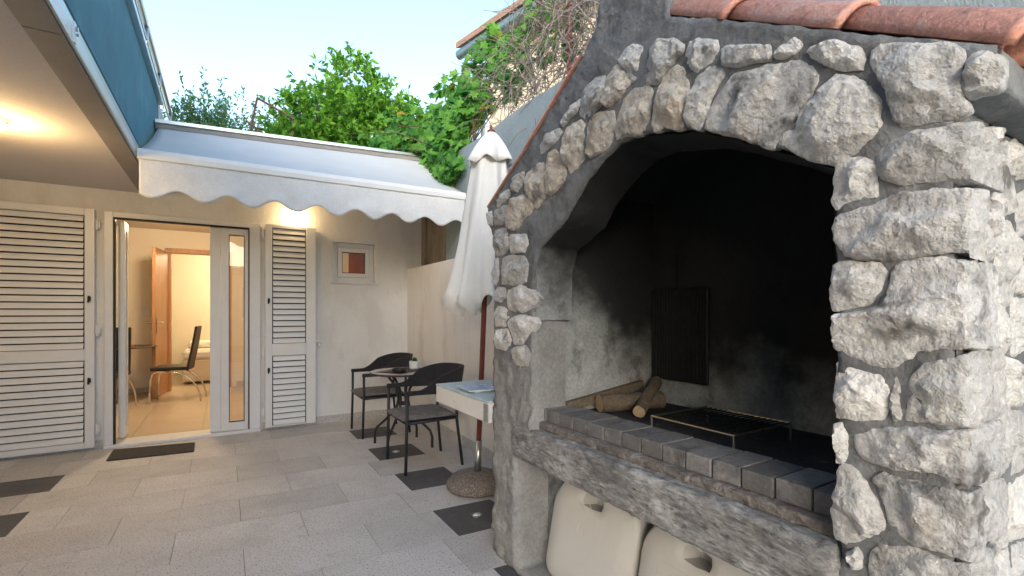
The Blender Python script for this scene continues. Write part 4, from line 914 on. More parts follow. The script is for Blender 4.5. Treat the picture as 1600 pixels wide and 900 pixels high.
# beige moulded tanks under the hearth
def tank(loc, rz, tilt, label, deco):
    t = thing('ballast_tank', loc, label, 'plastic weight', 'beige plastic weights', rz)
    W, Hh, T, r = .265, .25, .05, .165
    prof = []
    for cx, cz, a0 in ((W - r, Hh - r, 0), (-W + r, Hh - r, 90), (-W + .07, -Hh + .07, 180), (W - .07, -Hh + .07, 270)):
        rr = r if cz > 0 else .07
        for k in range(9): q = R(a0 + 90 * k / 8); prof.append((cx + rr * math.cos(q), cz + rr * math.sin(q)))
    def slot(cx, cz, w_, h_):
        return [(cx + w_ * math.cos(2 * math.pi * k / 16) * (1 if True else 1), cz + h_ * math.sin(2 * math.pi * k / 16)) for k in range(16)]
    hole = [(x, z) for x, z in ((-.062, .160), (-.055, .186), (-.025, .194), (0, .188), (.025, .194), (.055, .186), (.062, .160), (.055, .138), (.0, .132), (-.055, .138))]
    # rounded slab with a handle hole
    rings = [(1.0, -T), (1.0, T - .022), (.975, T - .007), (.94, T)]
    bm = MB(); n = len(prof); pr = prof
    for s, d in rings:
        for x, z in pr: bm.v.append((x * s, -d, z * s))
    for k in range(len(rings) - 1):
        for i in range(n): bm.f.append((k * n + i, k * n + (i + 1) % n, (k + 1) * n + (i + 1) % n, (k + 1) * n + i))
    bm.f.append(tuple(range(n)))
    # front face with a hole
    o0 = (len(rings) - 1) * n; outer = [Vector((bm.v[o0 + i][0], bm.v[o0 + i][2])) for i in range(n)]
    grid = [(x * .02, z * .02) for x in range(-13, 14) for z in range(-12, 13)]
    op = [tuple(p) for p in outer]
    grid = [p for p in grid if inside(p, op) and edge_d(p, op) > .012 and not inside(p, hole) and edge_d(p, hole) > .006]
    V, E_, F_, *_ = delaunay_2d_cdt(outer + [Vector(p) for p in hole] + [Vector(p) for p in grid], [(i, (i + 1) % n) for i in range(n)] + [(n + i, n + (i + 1) % len(hole)) for i in range(len(hole))], [], 1, 1e-6)
    F_ = [f for f in F_ if not inside((sum(V[i].x for i in f) / 3, sum(V[i].y for i in f) / 3), hole)]
    m0 = len(bm.v)
    for p in V:
        d = edge_d(p, op); dh = edge_d(p, hole)
        y = -T - .016 * (1 - (1 - min(1, d / .09)) ** 2) + .010 * max(0, 1 - dh / .020) ** 1.5 * (1 if p.y > .08 else 0)
        bm.v.append((p.x, y, p.y))
    bm.f += [tuple(m0 + i for i in f) for f in F_]
    hn = len(hole); hb = len(bm.v)
    bm.v += [(x, .045, z) for x, z in hole]
    for i in range(hn): bm.f.append((m0 + n + i, m0 + n + (i + 1) % hn, hb + (i + 1) % hn, hb + i))
    bm.f.append(tuple(hb + i for i in range(hn)))
    tl = Matrix.Rotation(tilt, 4, 'X') @ Matrix.Translation((0, 0, Hh))
    def put(mb, nm, m, parent=t, smooth=True):
        mb.v = [tuple(tl @ Vector(v)) for v in mb.v]
        me = mb.mesh(nm, m, smooth=smooth); me.set_sharp_from_angle(angle=R(35)); o = bpy.data.objects.new(nm, me); COL.objects.link(o); o.parent = parent; return o
    put(bm, 'body', M['plastic'])
    fc = MB()
    if deco == 0:
        fc.lathe([(.030, -.001), (.030, .003), (.024, .002), (.022, -.002), (.012, -.004)], (0, 0, 0), 24)
        fc.v = [(x * .75 - .045, -T - .0145 - z, y * 1.25 + .02) for x, y, z in fc.v]
        put(fc, 'filler_cap', M['plastic'])
    rr = random.Random(deco + 3)
    if deco == 0:
        for i in range(9):
            a = rr.uniform(0, 6.28); r0 = rr.uniform(.075, .09); r1 = r0 + rr.uniform(.03, .06)
            put(MB().tube([(-.045 + (r0 + (r1 - r0) * q) * math.cos(a + .4 * q * q), -T - .0150, .02 + (r0 + (r1 - r0) * q) * math.sin(a + .4 * q * q)) for q in (0, .33, .66, 1)], .0018, 5), 'relief_line', M['plastic'])
    else:
        put(MB().tube([(-.15, -T - .0152, -.10), (-.15, -T - .0152, .07), (-.13, -T - .0152, .095), (.13, -T - .0152, .095), (.15, -T - .0152, .07), (.15, -T - .0152, -.10)], .0022, 5), 'relief_line', M['plastic'])
        for c in (-.09, 0, .09): put(MB().tube([(c + .03 * math.cos(q), -T - .0155, .03 + .035 * math.sin(q)) for q in [2 * math.pi * k / 14 for k in range(15)]], .0022, 5), 'relief_line', M['plastic'])
    return t
tank((1.42, 1.665, .005), R(-84), R(-12), 'beige plastic ballast tank with round filler cap under the hearth', 0)
tank((1.41, 1.10, .005), R(-90), R(-12), 'beige plastic ballast tank with raised outline nearer the stone corner', 1)
# counter between barbecue and wall, magazines on it
ct = thing('side_counter', (1.6, 2.65, .70), 'white slab counter with blue-grey top joined to the barbecue', 'counter')
mb = MB(); mb.box(1.228, 1.987, 2.275, 3.01, .69, .798); mb.build('slab', M['counter'], ct, bevel=.005)
mb = MB(); mb.box(1.226, 1.986, 2.274, 3.012, .7985, .812); mb.build('top', M['counter_top'], ct, bevel=.003)
box('support', M['counter'], ct, (1.80, 1.98, 2.30, 2.42, 0, .689))
mb = MB(); mb.box(1.219, 1.2275, 2.262, 2.31, .695, .795); mb.build('end_plate', M['conc'], ct, bevel=.003)
for i, (x, y, rz, h, lab) in enumerate(((1.43, 2.66, R(4), .008, 'lower of two blue magazines on the white counter'), (1.40, 2.63, R(-5), .006, 'upper of two blue magazines on the white counter'))):
    z = .8135 + i * .0095
    t = thing('magazine', (x, y, z), lab, 'magazine', 'magazines on the counter', rz)
    o = MB().box(-.148, .148, -.105, .105, 0, h).build('pages', M['pot'], None, bevel=.001); o.parent = t
    o = MB().box(-.15, .15, -.107, .107, h + .0003, h + .0012).build('cover', M['mag'], None); o.parent = t
# ================================================================ bistro set
def wicker_chair(x0, y0, label):
    """armchair facing -X; x0,y0 is the near front foot"""
    t = thing('wicker_armchair', (x0 + .25, y0 + .245, 0), label, 'chair', 'wicker armchairs at the bistro table')
    W = .49; ym = y0 + W / 2
    for y in (y0, y0 + W):
        s = -1 if y == y0 else 1
        MB().tube([(x0, y, .001), (x0 + .01, y, .40), (x0 + .012, y, .645)], .0125, 10).build('leg', M['dkmetal'], t, smooth=True)
        MB().tube([(x0 + .50, y - s * .01, .001), (x0 + .455, y - s * .03, .40), (x0 + .465, y - s * .04, .60)], .0125, 10).build('leg', M['dkmetal'], t, smooth=True)
    mb = MB(); xa, xb = x0 + .012, x0 + .455
    mb.tube([(xa, y0, .405), (xb, y0 + .03, .405), (xb, y0 + W - .03, .405), (xa, y0 + W, .405), (xa, y0, .405)], .011, 8)
    mb.build('seat_frame', M['dkmetal'], t, smooth=True)
    box('seat', M['wicker'], t, (xa + .005, xb - .005, y0 + .02, y0 + W - .02, .402, .418))
    # arm and back band, one woven strip
    path = []
    r = .235
    N_ = 40
    for i in range(N_ + 1):
        u = i / N_
        if u < .3: k = u / .3; p = (x0 - .005 + k * .30, y0); 
        elif u > .7: k = (1 - u) / .3; p = (x0 - .005 + k * .30, y0 + W)
        else:
            a = math.pi * (u - .3) / .4 - math.pi / 2; p = (x0 + .295 + .265 * math.cos(a), ym + W / 2 * math.sin(a))
        f = 1 - abs(2 * u - 1); f2 = max(0, min(1, (f - .22) / .62)); f2 = f2 * f2 * (3 - 2 * f2)
        top = .665 + .165 * f2; bot = .628 - .01 * f2 + .0 * f
        path.append((p, bot, top, .012 + .0 * f))
    mb = MB()
    for i, (p, b, tp_, th) in enumerate(path):
        q0 = Vector(path[max(i - 1, 0)][0]); q1 = Vector(path[min(i + 1, N_)][0]); d = (q1 - q0).normalized(); nrm = Vector((d.y, -d.x))
        lean = .03 * max(0, (tp_ - .70)) / .13
        for s, z in ((-1, b), (-1, tp_), (1, tp_), (1, b)):
            o_ = nrm * (th * s + (lean if z == tp_ else 0)); mb.v.append((p[0] + o_.x, p[1] + o_.y, z))
    for i in range(N_):
        for k in range(4): mb.f.append((4 * i + k, 4 * i + (k + 1) % 4, 4 * i + 4 + (k + 1) % 4, 4 * i + 4 + k))
    mb.f += [(3, 2, 1, 0), tuple(4 * N_ + k for k in range(4))]
    mb.build('back_band', M['wicker'], t, bevel=.005, seg=2)
    # cushion
    bm = bmesh.new(); bmesh.ops.create_grid(bm, x_segments=18, y_segments=18, size=1)
    vs0 = [(v.co.x, v.co.y) for v in bm.verts]; bm.free()
    mb = MB(); n = 19
    for side_ in (1, -1):
        for i in range(n):
            for j in range(n):
                a, b = -1 + 2 * i / (n - 1), -1 + 2 * j / (n - 1)
                e = (1 - abs(a) ** 5) * (1 - abs(b) ** 5); h = (.034 if side_ > 0 else .010) * max(0, e) ** .45
                tuft = .012 * sum(math.exp(-((a - ca) ** 2 + (b - cb) ** 2) / .02) for ca in (-.4, .4) for cb in (-.4, .4)) if side_ > 0 else 0
                px, py = x0 + .215 + a * .235, ym + b * .235
                mb.v.append((px, py, .431 + side_ * h - tuft + .004 * fbm((px * 20, py * 20, side_))))
    for s in range(2):
        for i in range(n - 1):
            for j in range(n - 1):
                a = s * n * n + i * n + j; mb.f.append((a, a + 1, a + n + 1, a + n))
    mb.build('cushion', M['cushion'], t, smooth=True)
    return t
wicker_chair(1.23, 3.645, 'dark wicker armchair with grey cushion nearest the white counter')
wicker_chair(1.21, 4.92, 'dark wicker armchair with grey cushion in the far wall corner')
bt = thing('bistro_table', (1.49, 4.49, 0), 'small round bistro table between the two wicker armchairs', 'table')
c = (1.49, 4.49)
MB().lathe([(.29, .0), (.31, .004), (.312, .018), (.306, .022)], (*c, .70), 48).build('rim', M['brown'], bt, smooth=False)
MB().lathe([(.303, .0), (.303, .003)], (*c, .7225), 48).build('top', M['tabletop'], bt)
mb = MB(); mb.box(-.22, .22, -.155, .155, 0, .003); o = mb.build('table_mat', M['brown'], None); o.location = (*c, .7262); o.rotation_euler = (0, 0, R(32)); par(o, bt)
for sx in (-1, 1):
    for sy in (-1, 1):
        p = [(c[0] + sx * a, c[1] + sy * a, z) for a, z in ((.215, .001), (.215, .10), (.20, .16), (.13, .245), (.05, .36), (.035, .45), (.05, .56), (.11, .66), (.15, .698))]
        MB().tube(p, .0125, 10).build('leg', M['dkmetal'], bt, smooth=True)
MB().lathe([(.06, 0), (.065, .01), (.06, .02)], (*c, .40), 20).build('collar', M['dkmetal'], bt)
at = thing('ashtray', (1.41, 4.36, .73), 'round black ashtray on the bistro table', 'ashtray')
MB().lathe([(.058, 0), (.066, .012), (.066, .036), (.056, .038), (.05, .014), (.01, .012)], (1.41, 4.36, .7295), 28).build('bowl', M['black'], at, smooth=False)
pp = thing('potted_plant', (1.62, 4.54, .73), 'tiny green succulent in a white pot on the bistro table', 'plant')
MB().lathe([(.036, 0), (.046, .01), (.05, .078), (.045, .08), (.043, .066), (.005, .066)], (1.62, 4.54, .7295), 28).build('pot', M['pot'], pp, smooth=False)
mb = MB()
for i in range(46):
    a = random.uniform(0, 6.28); el = random.uniform(.25, 1.5); L_ = random.uniform(.03, .06)
    d = Vector((math.cos(a) * math.cos(el), math.sin(a) * math.cos(el), math.sin(el))); s = d.cross(Vector((0, 0, 1))).normalized() * .007; b = Vector((1.62, 4.54, .797))
    mb.add([b + d * .006, b + d * L_ * .5 + s, b + d * L_, b + d * L_ * .5 - s, b + d * L_ * .5 + Vector((0, 0, .006))], [(0, 1, 4), (1, 2, 4), (2, 3, 4), (3, 0, 4)])
mb.build('plant', M['succ'], pp)

# ================================================================ parasol
ps = thing('folded_parasol', (1.60, 3.13, 0), 'folded cream parasol on a round pebble-concrete base', 'parasol')
lx = .045
def pz(z): return (1.60 + lx * z, 3.13, z)
MB().lathe([(.205, 0), (.225, .02), (.222, .05), (.19, .085), (.12, .112), (.04, .122)], (1.60, 3.13, .001), 40).build('base', M['pebble'], ps, smooth=True)
MB().tube([pz(.10), pz(.345)], .026, 14).build('sleeve', M['steel'], ps, smooth=True)
MB().tube([pz(.34), pz(2.64)], .0195, 14).build('pole', M['rust'], ps, smooth=True)
def canopy(levels, folds, name, jit, parent=ps, seg=96, hem=0):
    mb = MB(); n = len(levels)
    for i, (z, r, am) in enumerate(levels):
        cx, cy, _ = pz(z)
        for k in range(seg):
            a = 2 * math.pi * k / seg
            w = math.cos(folds * a + .5 * math.sin(3 * z + a)); w = w if w > 0 else w * .6
            rr = r * (1 + am * w + jit * fbm((math.cos(a) * 2, math.sin(a) * 2, z * 1.2)))
            zz = z
            if i == 0 and hem: zz += hem * (math.cos(folds * a + 1.2) + .8 * fbm((math.cos(a) * 1.4, math.sin(a) * 1.4, 4)))
            mb.v.append((cx + rr * math.cos(a), cy + rr * math.sin(a), zz))
    for i in range(n - 1):
        for k in range(seg): k2 = (k + 1) % seg; mb.f.append((i * seg + k, i * seg + k2, (i + 1) * seg + k2, (i + 1) * seg + k))
    o = mb.build(name, M['canvas'], parent, smooth=True)
    so = o.modifiers.new('thickness', 'SOLIDIFY'); so.thickness = .004
    return o
canopy([(1.35, .215, .42), (1.45, .205, .38), (1.60, .192, .32), (1.80, .176, .26), (2.0, .16, .20), (2.2, .142, .15), (2.42, .118, .10), (2.55, .08, .06), (2.625, .04, .02)], 7, 'canopy', .16, hem=.07)
canopy([(2.41, .160, .18), (2.45, .150, .14), (2.52, .122, .08), (2.58, .088, .04), (2.63, .05, .02), (2.655, .018, 0)], 6, 'top_vent', .08, hem=.018)
MB().lathe([(.03, 0), (.03, .012), (.012, .022), (.008, .05)], pz(2.65), 16).build('finial', M['rust'], ps)

# ================================================================ awning
aw = thing('awning', (.8, 5.8, 3.1), 'white retractable awning with scalloped valance over the glass door', 'awning')
X0, X1 = -.545, 2.15
def zf(x): return 2.49 + .006 * (x - X0)                    # front bar
def zc(x): return zr(x) - .085                               # cassette
mb = MB(); nx, nyy = 40, 20
for j in range(nyy + 1):
    t_ = j / nyy
    for i in range(nx + 1):
        x = X0 + (X1 - X0) * i / nx; sag = -.035 * math.sin(math.pi * t_) + .004 * fbm((x * 3, t_ * 4, 1))
        mb.v.append((x, 5.70 - 1.19 * t_, zc(x) * (1 - t_) + (zf(x) + .035) * t_ + sag))
for j in range(nyy):
    for i in range(nx): a = j * (nx + 1) + i; mb.f.append((a, a + 1, a + nx + 2, a + nx + 1))
o = mb.build('fabric', M['awning'], aw, smooth=True); so_ = o.modifiers.new('thickness', 'SOLIDIFY'); so_.thickness = .003
mb = MB()
for x in (X0 - .012, X1 + .012):
    for y, z in ((4.545, -.04), (4.475, -.04), (4.468, .0), (4.478, .035), (4.51, .045), (4.545, .03)): mb.v.append((x, y, zf(x) + z))
mb.f += [(i, (i + 1) % 6, 6 + (i + 1) % 6, 6 + i) for i in range(6)] + [tuple(range(6)), tuple(range(11, 5, -1))]
mb.build('front_bar', M['white'], aw, bevel=.006, seg=2)
mb = MB(); nx, nz_ = 200, 12
for j in range(nz_ + 1):
    for i in range(nx + 1):
        x = X0 + (X1 - X0) * i / nx; ph = (x - X0) / (X1 - X0) * 8
        h = .295 - .036 * math.cos(2 * math.pi * (ph + .28))
        t_ = j / nz_; z = zf(x) - .038 - (h - .038) * t_
        wv = (.010 * fbm((x * 2.2, z * 5, 3)) + .008 * fbm((x * 8 + z * 7, z * 10, 5))) * (.3 + t_) + .012 * math.sin(ph * 2 * math.pi) * t_ * t_ * .5
        mb.v.append((x, 4.492 + wv, z))
for j in range(nz_):
    for i in range(nx): a = j * (nx + 1) + i; mb.f.append((a, a + 1, a + nx + 2, a + nx + 1))
o = mb.build('valance', M['valance'], aw, smooth=True); so_ = o.modifiers.new('thickness', 'SOLIDIFY'); so_.thickness = .002
mb = MB()
mb.add([(x, y, zc(x) + z) for z in (-.005, .03) for x, y in ((X0, 5.68), (X1, 5.68), (X1, 5.739), (X0, 5.739))], [(3, 2, 1, 0), (4, 5, 6, 7), (0, 1, 5, 4), (1, 2, 6, 5), (2, 3, 7, 6), (3, 0, 4, 7)])
mb.build('roller_housing', M['trim'], aw)
for xa, xm, xb in ((X0 + .2, X0 + .75, X0 + .25), (X1 - .2, X1 - .75, X1 - .25)):
    MB().tube([(xa, WY - .01, zc(xa) - .12), (xm, 5.12, (zc(xm) + zf(xm)) / 2 - .10), (xb, 4.54, zf(xb) - .01)], .018, 8).build('folding_arm', M['white'], aw)

# ================================================================ neighbour house above the wall
nh = thing('neighbour_house', (3.6, 6, 3), 'cream neighbouring house with zinc gutter along its eave', 'house')
ga, gb = Vector((3.696, 7.878, 6.0)), Vector((4.123, 5.851, 6.0)); gd = (gb - ga).normalized(); gn = Vector((-gd.y, gd.x, 0)) 
if gn.x < 0: gn = -gn
A_, B_ = ga - gd * .05, gb + gd * 6
MB().tube([A_, B_], .085, 14).build('gutter', M['zinc'], nh, smooth=True)
mb = MB(); q = [A_ - gn * .08, B_ - gn * .08, B_ + gn * 4, A_ + gn * 4]
zz = [.10, .10, 1.9, 1.9]
mb.add([tuple(p + Vector((0, 0, z))) for p, z in zip(q, zz)] + [tuple(p + Vector((0, 0, z + .10))) for p, z in zip(q, zz)], [(3, 2, 1, 0), (4, 5, 6, 7), (0, 1, 5, 4), (1, 2, 6, 5), (2, 3, 7, 6), (3, 0, 4, 7)])
mb.build('roof', M['oldtile'], nh)
mb = MB(); q = [A_ + gn * .45 + gd * .3, B_ + gn * .45, B_ + gn * 4, A_ + gn * 4 + gd * .3]
mb.add([(p.x, p.y, 2.9) for p in q] + [(p.x, p.y, 6.15) for p in q], [(3, 2, 1, 0), (4, 5, 6, 7), (0, 1, 5, 4), (1, 2, 6, 5), (2, 3, 7, 6), (3, 0, 4, 7)])
mb.build('wall', M['wallcream'], nh)
mb = MB(); q = [A_ + gn * .02, B_ + gn * .02, B_ + gn * .45, A_ + gn * .45]
mb.add([(p.x, p.y, 5.99) for p in q] + [(p.x, p.y, 6.09) for p in q], [(3, 2, 1, 0), (4, 5, 6, 7), (0, 1, 5, 4), (1, 2, 6, 5), (2, 3, 7, 6), (3, 0, 4, 7)]); mb.build('eave_board', M['trim'], nh)
pa = A_ + gd * .25 + gn * .0
MB().tube([pa + Vector((0, 0, -.05)), pa + Vector((0, 0, -.25)) + gn * .35, pa + Vector((0, 0, -2.9)) + gn * .38], .045, 10).build('downpipe', M['zinc'], nh, smooth=True)

# ================================================================ metal frame on the annex roof
mf = thing('metal_frame', (.4, 7.5, 3.2), 'thin rusty angle-iron frame standing on the annex roof', 'frame')
for nm, p in (('bar', [(.20, 7.5, 3.24), (.397, 7.5, 4.285)]), ('bar', [(.397, 7.5, 4.285), (.86, 7.5, 4.09)]), ('bar', [(.26, 7.5, 3.94), (.62, 7.5, 3.70)]), ('bar', [(.80, 7.52, 3.24), (.86, 7.52, 4.09)])):
    MB().tube(p, .016, 6).build(nm, M['twig_brown'], mf)

# ================================================================ plants
def leaf_quad(mb, p, d, n, L_, W_, fold=.25):
    d = d.normalized(); s = d.cross(n); s = s.normalized() if s.length > 1e-4 else Vector((1, 0, 0)); u = s.cross(d)
    mb.add([p, p + d * L_ * .45 + s * W_ + u * W_ * fold, p + d * L_, p + d * L_ * .45 - s * W_ + u * W_ * fold, p + d * L_ * .5], [(0, 1, 4), (1, 2, 4), (2, 3, 4), (3, 0, 4)])
rv = random.Random(21)
def rvec(): 
    while 1:
        v = Vector((rv.uniform(-1, 1), rv.uniform(-1, 1), rv.uniform(-1, 1)))
        if .05 < v.length < 1: return v.normalized()
def sprout(mb, tw, p, d, L_, n, leafL, leafW, droop, r=.006):
    pts = [p.copy()]; v = d.normalized(); q = p.copy(); st = L_ / n
    for i in range(n):
        v = (v + rvec() * .14 + Vector((0, 0, -droop))).normalized(); q = q + v * st; pts.append(q.copy())
        for k in range(2):
            ld = (v * .5 + rvec() * .8 + Vector((0, 0, -droop * 2))).normalized()
            leaf_quad(mb, q, ld, rvec(), leafL * rv.uniform(.7, 1.2), leafW * rv.uniform(.8, 1.2))
    tw.tube(pts, [r * (1 - .7 * i / n) for i in range(n + 1)], 5)
# bushy bright tree behind the annex
bt_ = thing('bushy_tree', (2.1, 8.4, 2.95), 'bright green bushy tree with drooping leaves behind the annex roof', 'tree')
lm, tw = MB(), MB()
lobes = [((1.95, 8.4, 5.05), (.40, .5, .62)), ((1.45, 8.2, 4.25), (.55, .6, .6)), ((2.5, 8.5, 4.45), (.62, .6, .62)), ((2.0, 8.3, 4.2), (.75, .6, .75)), ((2.95, 8.3, 4.0), (.5, .5, .45)), ((1.15, 8.0, 3.75), (.42, .5, .45)), ((1.8, 8.0, 3.6), (.9, .5, .5)), ((2.7, 7.9, 3.7), (.7, .5, .5)), ((2.75, 8.5, 4.75), (.28, .3, .25)), ((3.3, 8.3, 3.7), (.6, .5, .6)), ((.95, 8.0, 3.75), (.42, .4, .5)), ((3.7, 8.2, 4.1), (.35, .4, .4)), ((3.0, 8.4, 4.45), (.5, .4, .5)), ((3.5, 8.4, 4.45), (.4, .4, .5)), ((1.1, 8.3, 4.35), (.3, .3, .45))]
wts = [1.1, 1.2, 1.3, 1.4, .8, .8, 1.2, 1, .35, 1, .7, .5, .9, .6, .35]
for (cc, rr), wt in zip(lobes, wts):
    for i in range(int(125 * wt)):
        d = rvec(); k = rv.uniform(.45, 1.02) ; p = Vector((cc[0] + d.x * rr[0] * k, cc[1] + d.y * rr[1] * k, cc[2] + d.z * rr[2] * k))
        sprout(lm, tw, p, d + Vector((0, 0, .35)), rv.uniform(.18, .42), 8, .12, .025, .10, .004)
lm.build('crown', M['laurel'], bt_); tw.build('twigs', M['twig_brown'], bt_)
tk = MB(); tk.tube([(2.0, 8.4, 2.9), (1.95, 8.4, 3.6), (2.0, 8.4, 4.3), (1.95, 8.4, 5.2)], [.09, .075, .05, .02], 10)
for (cc, rr) in lobes[1:]: tk.tube([(1.97, 8.4, 3.4 + rv.uniform(0, .5)), tuple((Vector((1.97, 8.4, 3.9)) + Vector(cc)) / 2), cc], [.045, .03, .012], 8)
tk.build('trunk', M['twig_brown'], bt_, smooth=True)
# thin small-leaved shrub left of it
tb = thing('thin_shrub', (1.0, 8.6, 2.95), 'sparse small-leaved shrub at the left of the bushy tree', 'shrub')
lm, tw = MB(), MB()
for i in range(26):
    a = Vector((1.05 + rv.uniform(-.1, .3), 8.6 + rv.uniform(-.3, .3), 3.1)); d = Vector((rv.uniform(-.28, .22), rv.uniform(-.2, .2), 1))
    L_ = rv.uniform(.9, 1.75); sprout(lm, tw, a, d, L_, 18, .055, .016, .004, .010)
    for k in range(3):
        b = a + d.normalized() * L_ * rv.uniform(.4, .95); sprout(lm, tw, b, Vector((rv.uniform(-1, 1), rv.uniform(-.6, .6), .8)), rv.uniform(.2, .45), 9, .05, .015, .01, .004)
lm.build('crown', M['olive'], tb); tw.build('stems', M['twig_brown'], tb)
# sprawling shrub tips right of the tree
ts = thing('arching_shrub', (3.4, 8.6, 2.95), 'loose arching sprays with small leaves between tree and grape vine', 'shrub')
lm, tw = MB(), MB()
for i in range(30):
    a = Vector((3.1 + rv.uniform(-.3, .7), 8.6 + rv.uniform(-.3, .3), 3.4)); d = Vector((rv.uniform(-.5, .7), rv.uniform(-.2, .2), 1))
    sprout(lm, tw, a, d, rv.uniform(.9, 1.6), 16, .06, .017, .05, .007)
lm.build('crown', M['olive'], ts); tw.build('stems', M['twig_brown'], ts)
# feathery shrub at the left
ol = thing('feathery_tree', (-.3, 10.4, 2.9), 'feathery grey-green tree with upright shoots behind the annex roof', 'tree')
lm, tw = MB(), MB()
for i in range(300):
    a = Vector((rv.uniform(-.95, .42), 10.4 + rv.uniform(-.5, .5), rv.uniform(3.2, 4.1))); hh = 1.65 * (1 - .55 * abs((a.x + .15) / .75) ** 2.5)
    sprout(lm, tw, a, Vector((rv.uniform(-.22, .22), rv.uniform(-.2, .2), 1)), max(.35, hh * rv.uniform(.55, 1.0)) , 22, .10, .017, -.01, .006)
lm.build('crown', M['olive'], ol); tw.build('shoots', M['twig_brown'], ol)
MB().tube([(-.3, 10.4, 2.9), (-.28, 10.4, 3.4), (-.25, 10.4, 4.0)], [.07, .05, .02], 8).build('trunk', M['twig_brown'], ol)
# grape vine over the wall head
gv = thing('grape_vine', (2.35, 4.9, 2.9), 'grape vine with broad lobed leaves spilling over the wall onto the awning', 'vine')
def grape_mesh(seed):
    r = random.Random(seed); mb = MB()
    lob = [(-.02, -.10), (.30, -.34), (.52, -.20), (.40, .02), (.74, .22), (.55, .44), (.36, .40), (.42, .74), (.16, .70), (0, 1.0)]
    pts = lob + [(-x, y) for x, y in lob[::-1][1:-1]] + [(.02, -.10)]
    pts = [(x * r.uniform(.9, 1.1), y * r.uniform(.92, 1.08)) for x, y in pts]
    v = [(0, .12, .05)] + [(x, y, -.30 * x * x - .16 * y * y + r.uniform(-.05, .05)) for x, y in pts]
    mb.add([tuple(.07 * c for c in p) for p in v], [(0, i, i + 1) for i in range(1, len(pts))] + [(0, len(pts), 1)])
    return mb.mesh('leaf', M['grape'])
gms = [grape_mesh(i) for i in range(5)]
gys = grape_mesh(9); gys.materials[0] = M['grape_yellow']
zones = [((2.4, 6.6, 3.8), (.7, .4, .5), 55), ((2.65, 5.8, 3.95), (.35, .4, .55), 60), ((1.7, 6.3, 3.45), (.5, .3, .18), 14), ((2.35, 5.9, 3.48), (.50, .45, .30), 70), ((1.98, 6.0, 3.42), (.40, .3, .22), 36), ((2.22, 5.2, 3.25), (.18, .55, .42), 80), ((2.16, 5.0, 2.90), (.10, .35, .22), 22), ((2.10, 4.75, 2.86), (.10, .25, .12), 12),
         ((2.45, 5.0, 3.70), (.22, .5, .30), 44), ((2.50, 5.0, 4.10), (.12, .18, .30), 14), ((2.52, 4.55, 4.15), (.16, .22, .35), 20), ((2.55, 4.2, 3.85), (.2, .35, .35), 26), ((2.6, 3.7, 4.25), (.15, .3, .25), 12), ((2.55, 3.4, 3.7), (.15, .3, .2), 8)]
rest = MB(); nl = 0
for cc, rr, n in zones:
    for i in range(int(n * 4.6)):
        d = rvec() * rv.uniform(.3, 1.0) ** .6; p = Vector((cc[0] + d.x * rr[0], cc[1] + d.y * rr[1], cc[2] + d.z * rr[2]))
        # leaves hang with their faces out towards the light (-X, up)
        nrm = (Vector((-.75, -.45, .45)) + rvec() * .75).normalized(); dn = (Vector((0, 0, -1)) + rvec() * .6); dn = (dn - nrm * dn.dot(nrm)).normalized(); sx_ = dn.cross(nrm)
        mt = Matrix((sx_, dn, nrm)).transposed().to_4x4(); s = rv.uniform(.85, 1.6); mt = Matrix.Translation(p) @ mt @ Matrix.Scale(s, 4)
        if i < n * .55 and nl < 295:
            o = inst('leaf', gys if i % 23 == 9 else gms[i % 5], gv); o.matrix_basis = mt; nl += 1
        else:
            me = gms[i % 5]; rest.add([mt @ v.co for v in me.vertices], [tuple(p_.vertices) for p_ in me.polygons])
o = rest.build('foliage', M['grape'], gv); o['kind'] = 'stuff'
st = MB()
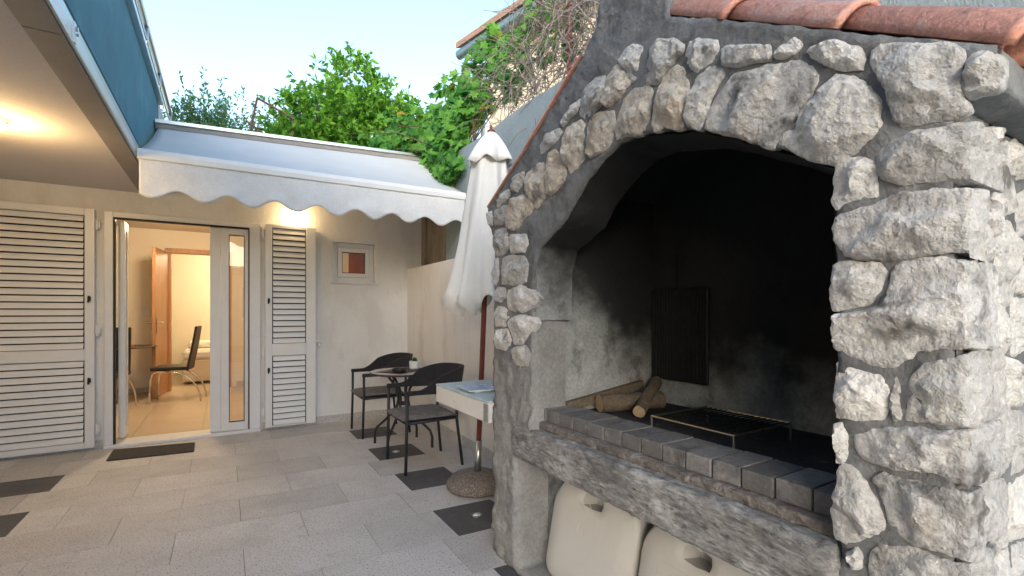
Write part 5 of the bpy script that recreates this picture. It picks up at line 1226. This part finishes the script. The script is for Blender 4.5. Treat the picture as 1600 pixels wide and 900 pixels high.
for i in range(34):
    cc, rr, n = zones[i % len(zones)]; p = Vector((2.42, 5.1, 3.12)); e = Vector(cc) + Vector((rv.uniform(-1, 1) * rr[0], rv.uniform(-1, 1) * rr[1], rv.uniform(-.6, 1) * rr[2]))
    m_ = (p + e) / 2 + Vector((0, 0, rv.uniform(.0, .2))); st.tube([p, m_, e], [.009, .006, .003], 5)
st.build('stems', M['twig_brown'], gv)
# dry twig tangle
dv = thing('dry_creeper', (2.45, 3.4, 3.08), 'tangle of bare grey creeper twigs on a rusty frame above the wall', 'creeper')
for p in ([(2.40, 3.05, 3.0), (2.40, 3.05, 4.15)], [(2.40, 2.35, 3.0), (2.40, 2.35, 4.2)], [(2.40, 1.6, 4.1), (2.40, 3.5, 4.05)]): MB().tube(p, .02, 8).build('frame_bar', M['rust'], dv)
tw = MB()
for i in range(800):
    y = rv.triangular(1.7, 4.3, 2.9); z = rv.uniform(3.08, 4.15) - max(0, (y - 3.1)) * .55 * rv.random(); q = Vector((rv.uniform(2.25, 2.75), y, z)); v = Vector((rv.uniform(-.4, .3), rv.uniform(-1, 1), rv.uniform(-.8, 1))).normalized()
    pts = [q.copy()]
    for k in range(9):
        v = (v + rvec() * .38 + Vector((0, 0, -.07))).normalized(); q = q + v * rv.uniform(.05, .10); pts.append(q.copy())
    r = rv.uniform(.0022, .0055); tw.tube(pts, [r * (1 - .05 * k) for k in range(10)], 4, cap=False)
o = tw.build('twigs', M['twig'], dv); o['kind'] = 'stuff'
# ================================================================ house added behind the camera, unseen: mirrored in door glass, cuts low warm light
oh = thing('added_opposite_house', (0, -9.5, 0), 'added unseen low cream house across the terrace with four dark windows', 'house')
mb = MB(); mb.box(-8, 7, -12, -9, 0, 2.7); mb.build('wall', M['wallcream'], oh)
mb = MB(); mb.prism([(-8.7, 2.701), (-12.3, 2.701), (-12.3, 2.8), (-10.5, 3.15), (-8.7, 2.8)], lambda p, d: (d, p[0], p[1]), -8.3, 7.3); mb.build('roof', M['oldtile'], oh)
for x in (-5.5, -2.5, .5, 3.5):
    o = MB().box(x, x + 1.0, -8.999, -8.94, 1.0, 2.3).build('window', M['white'], oh, bevel=.01)
    box('pane', M['black'], o, (x + .08, x + .92, -8.9395, -8.93, 1.08, 2.22))
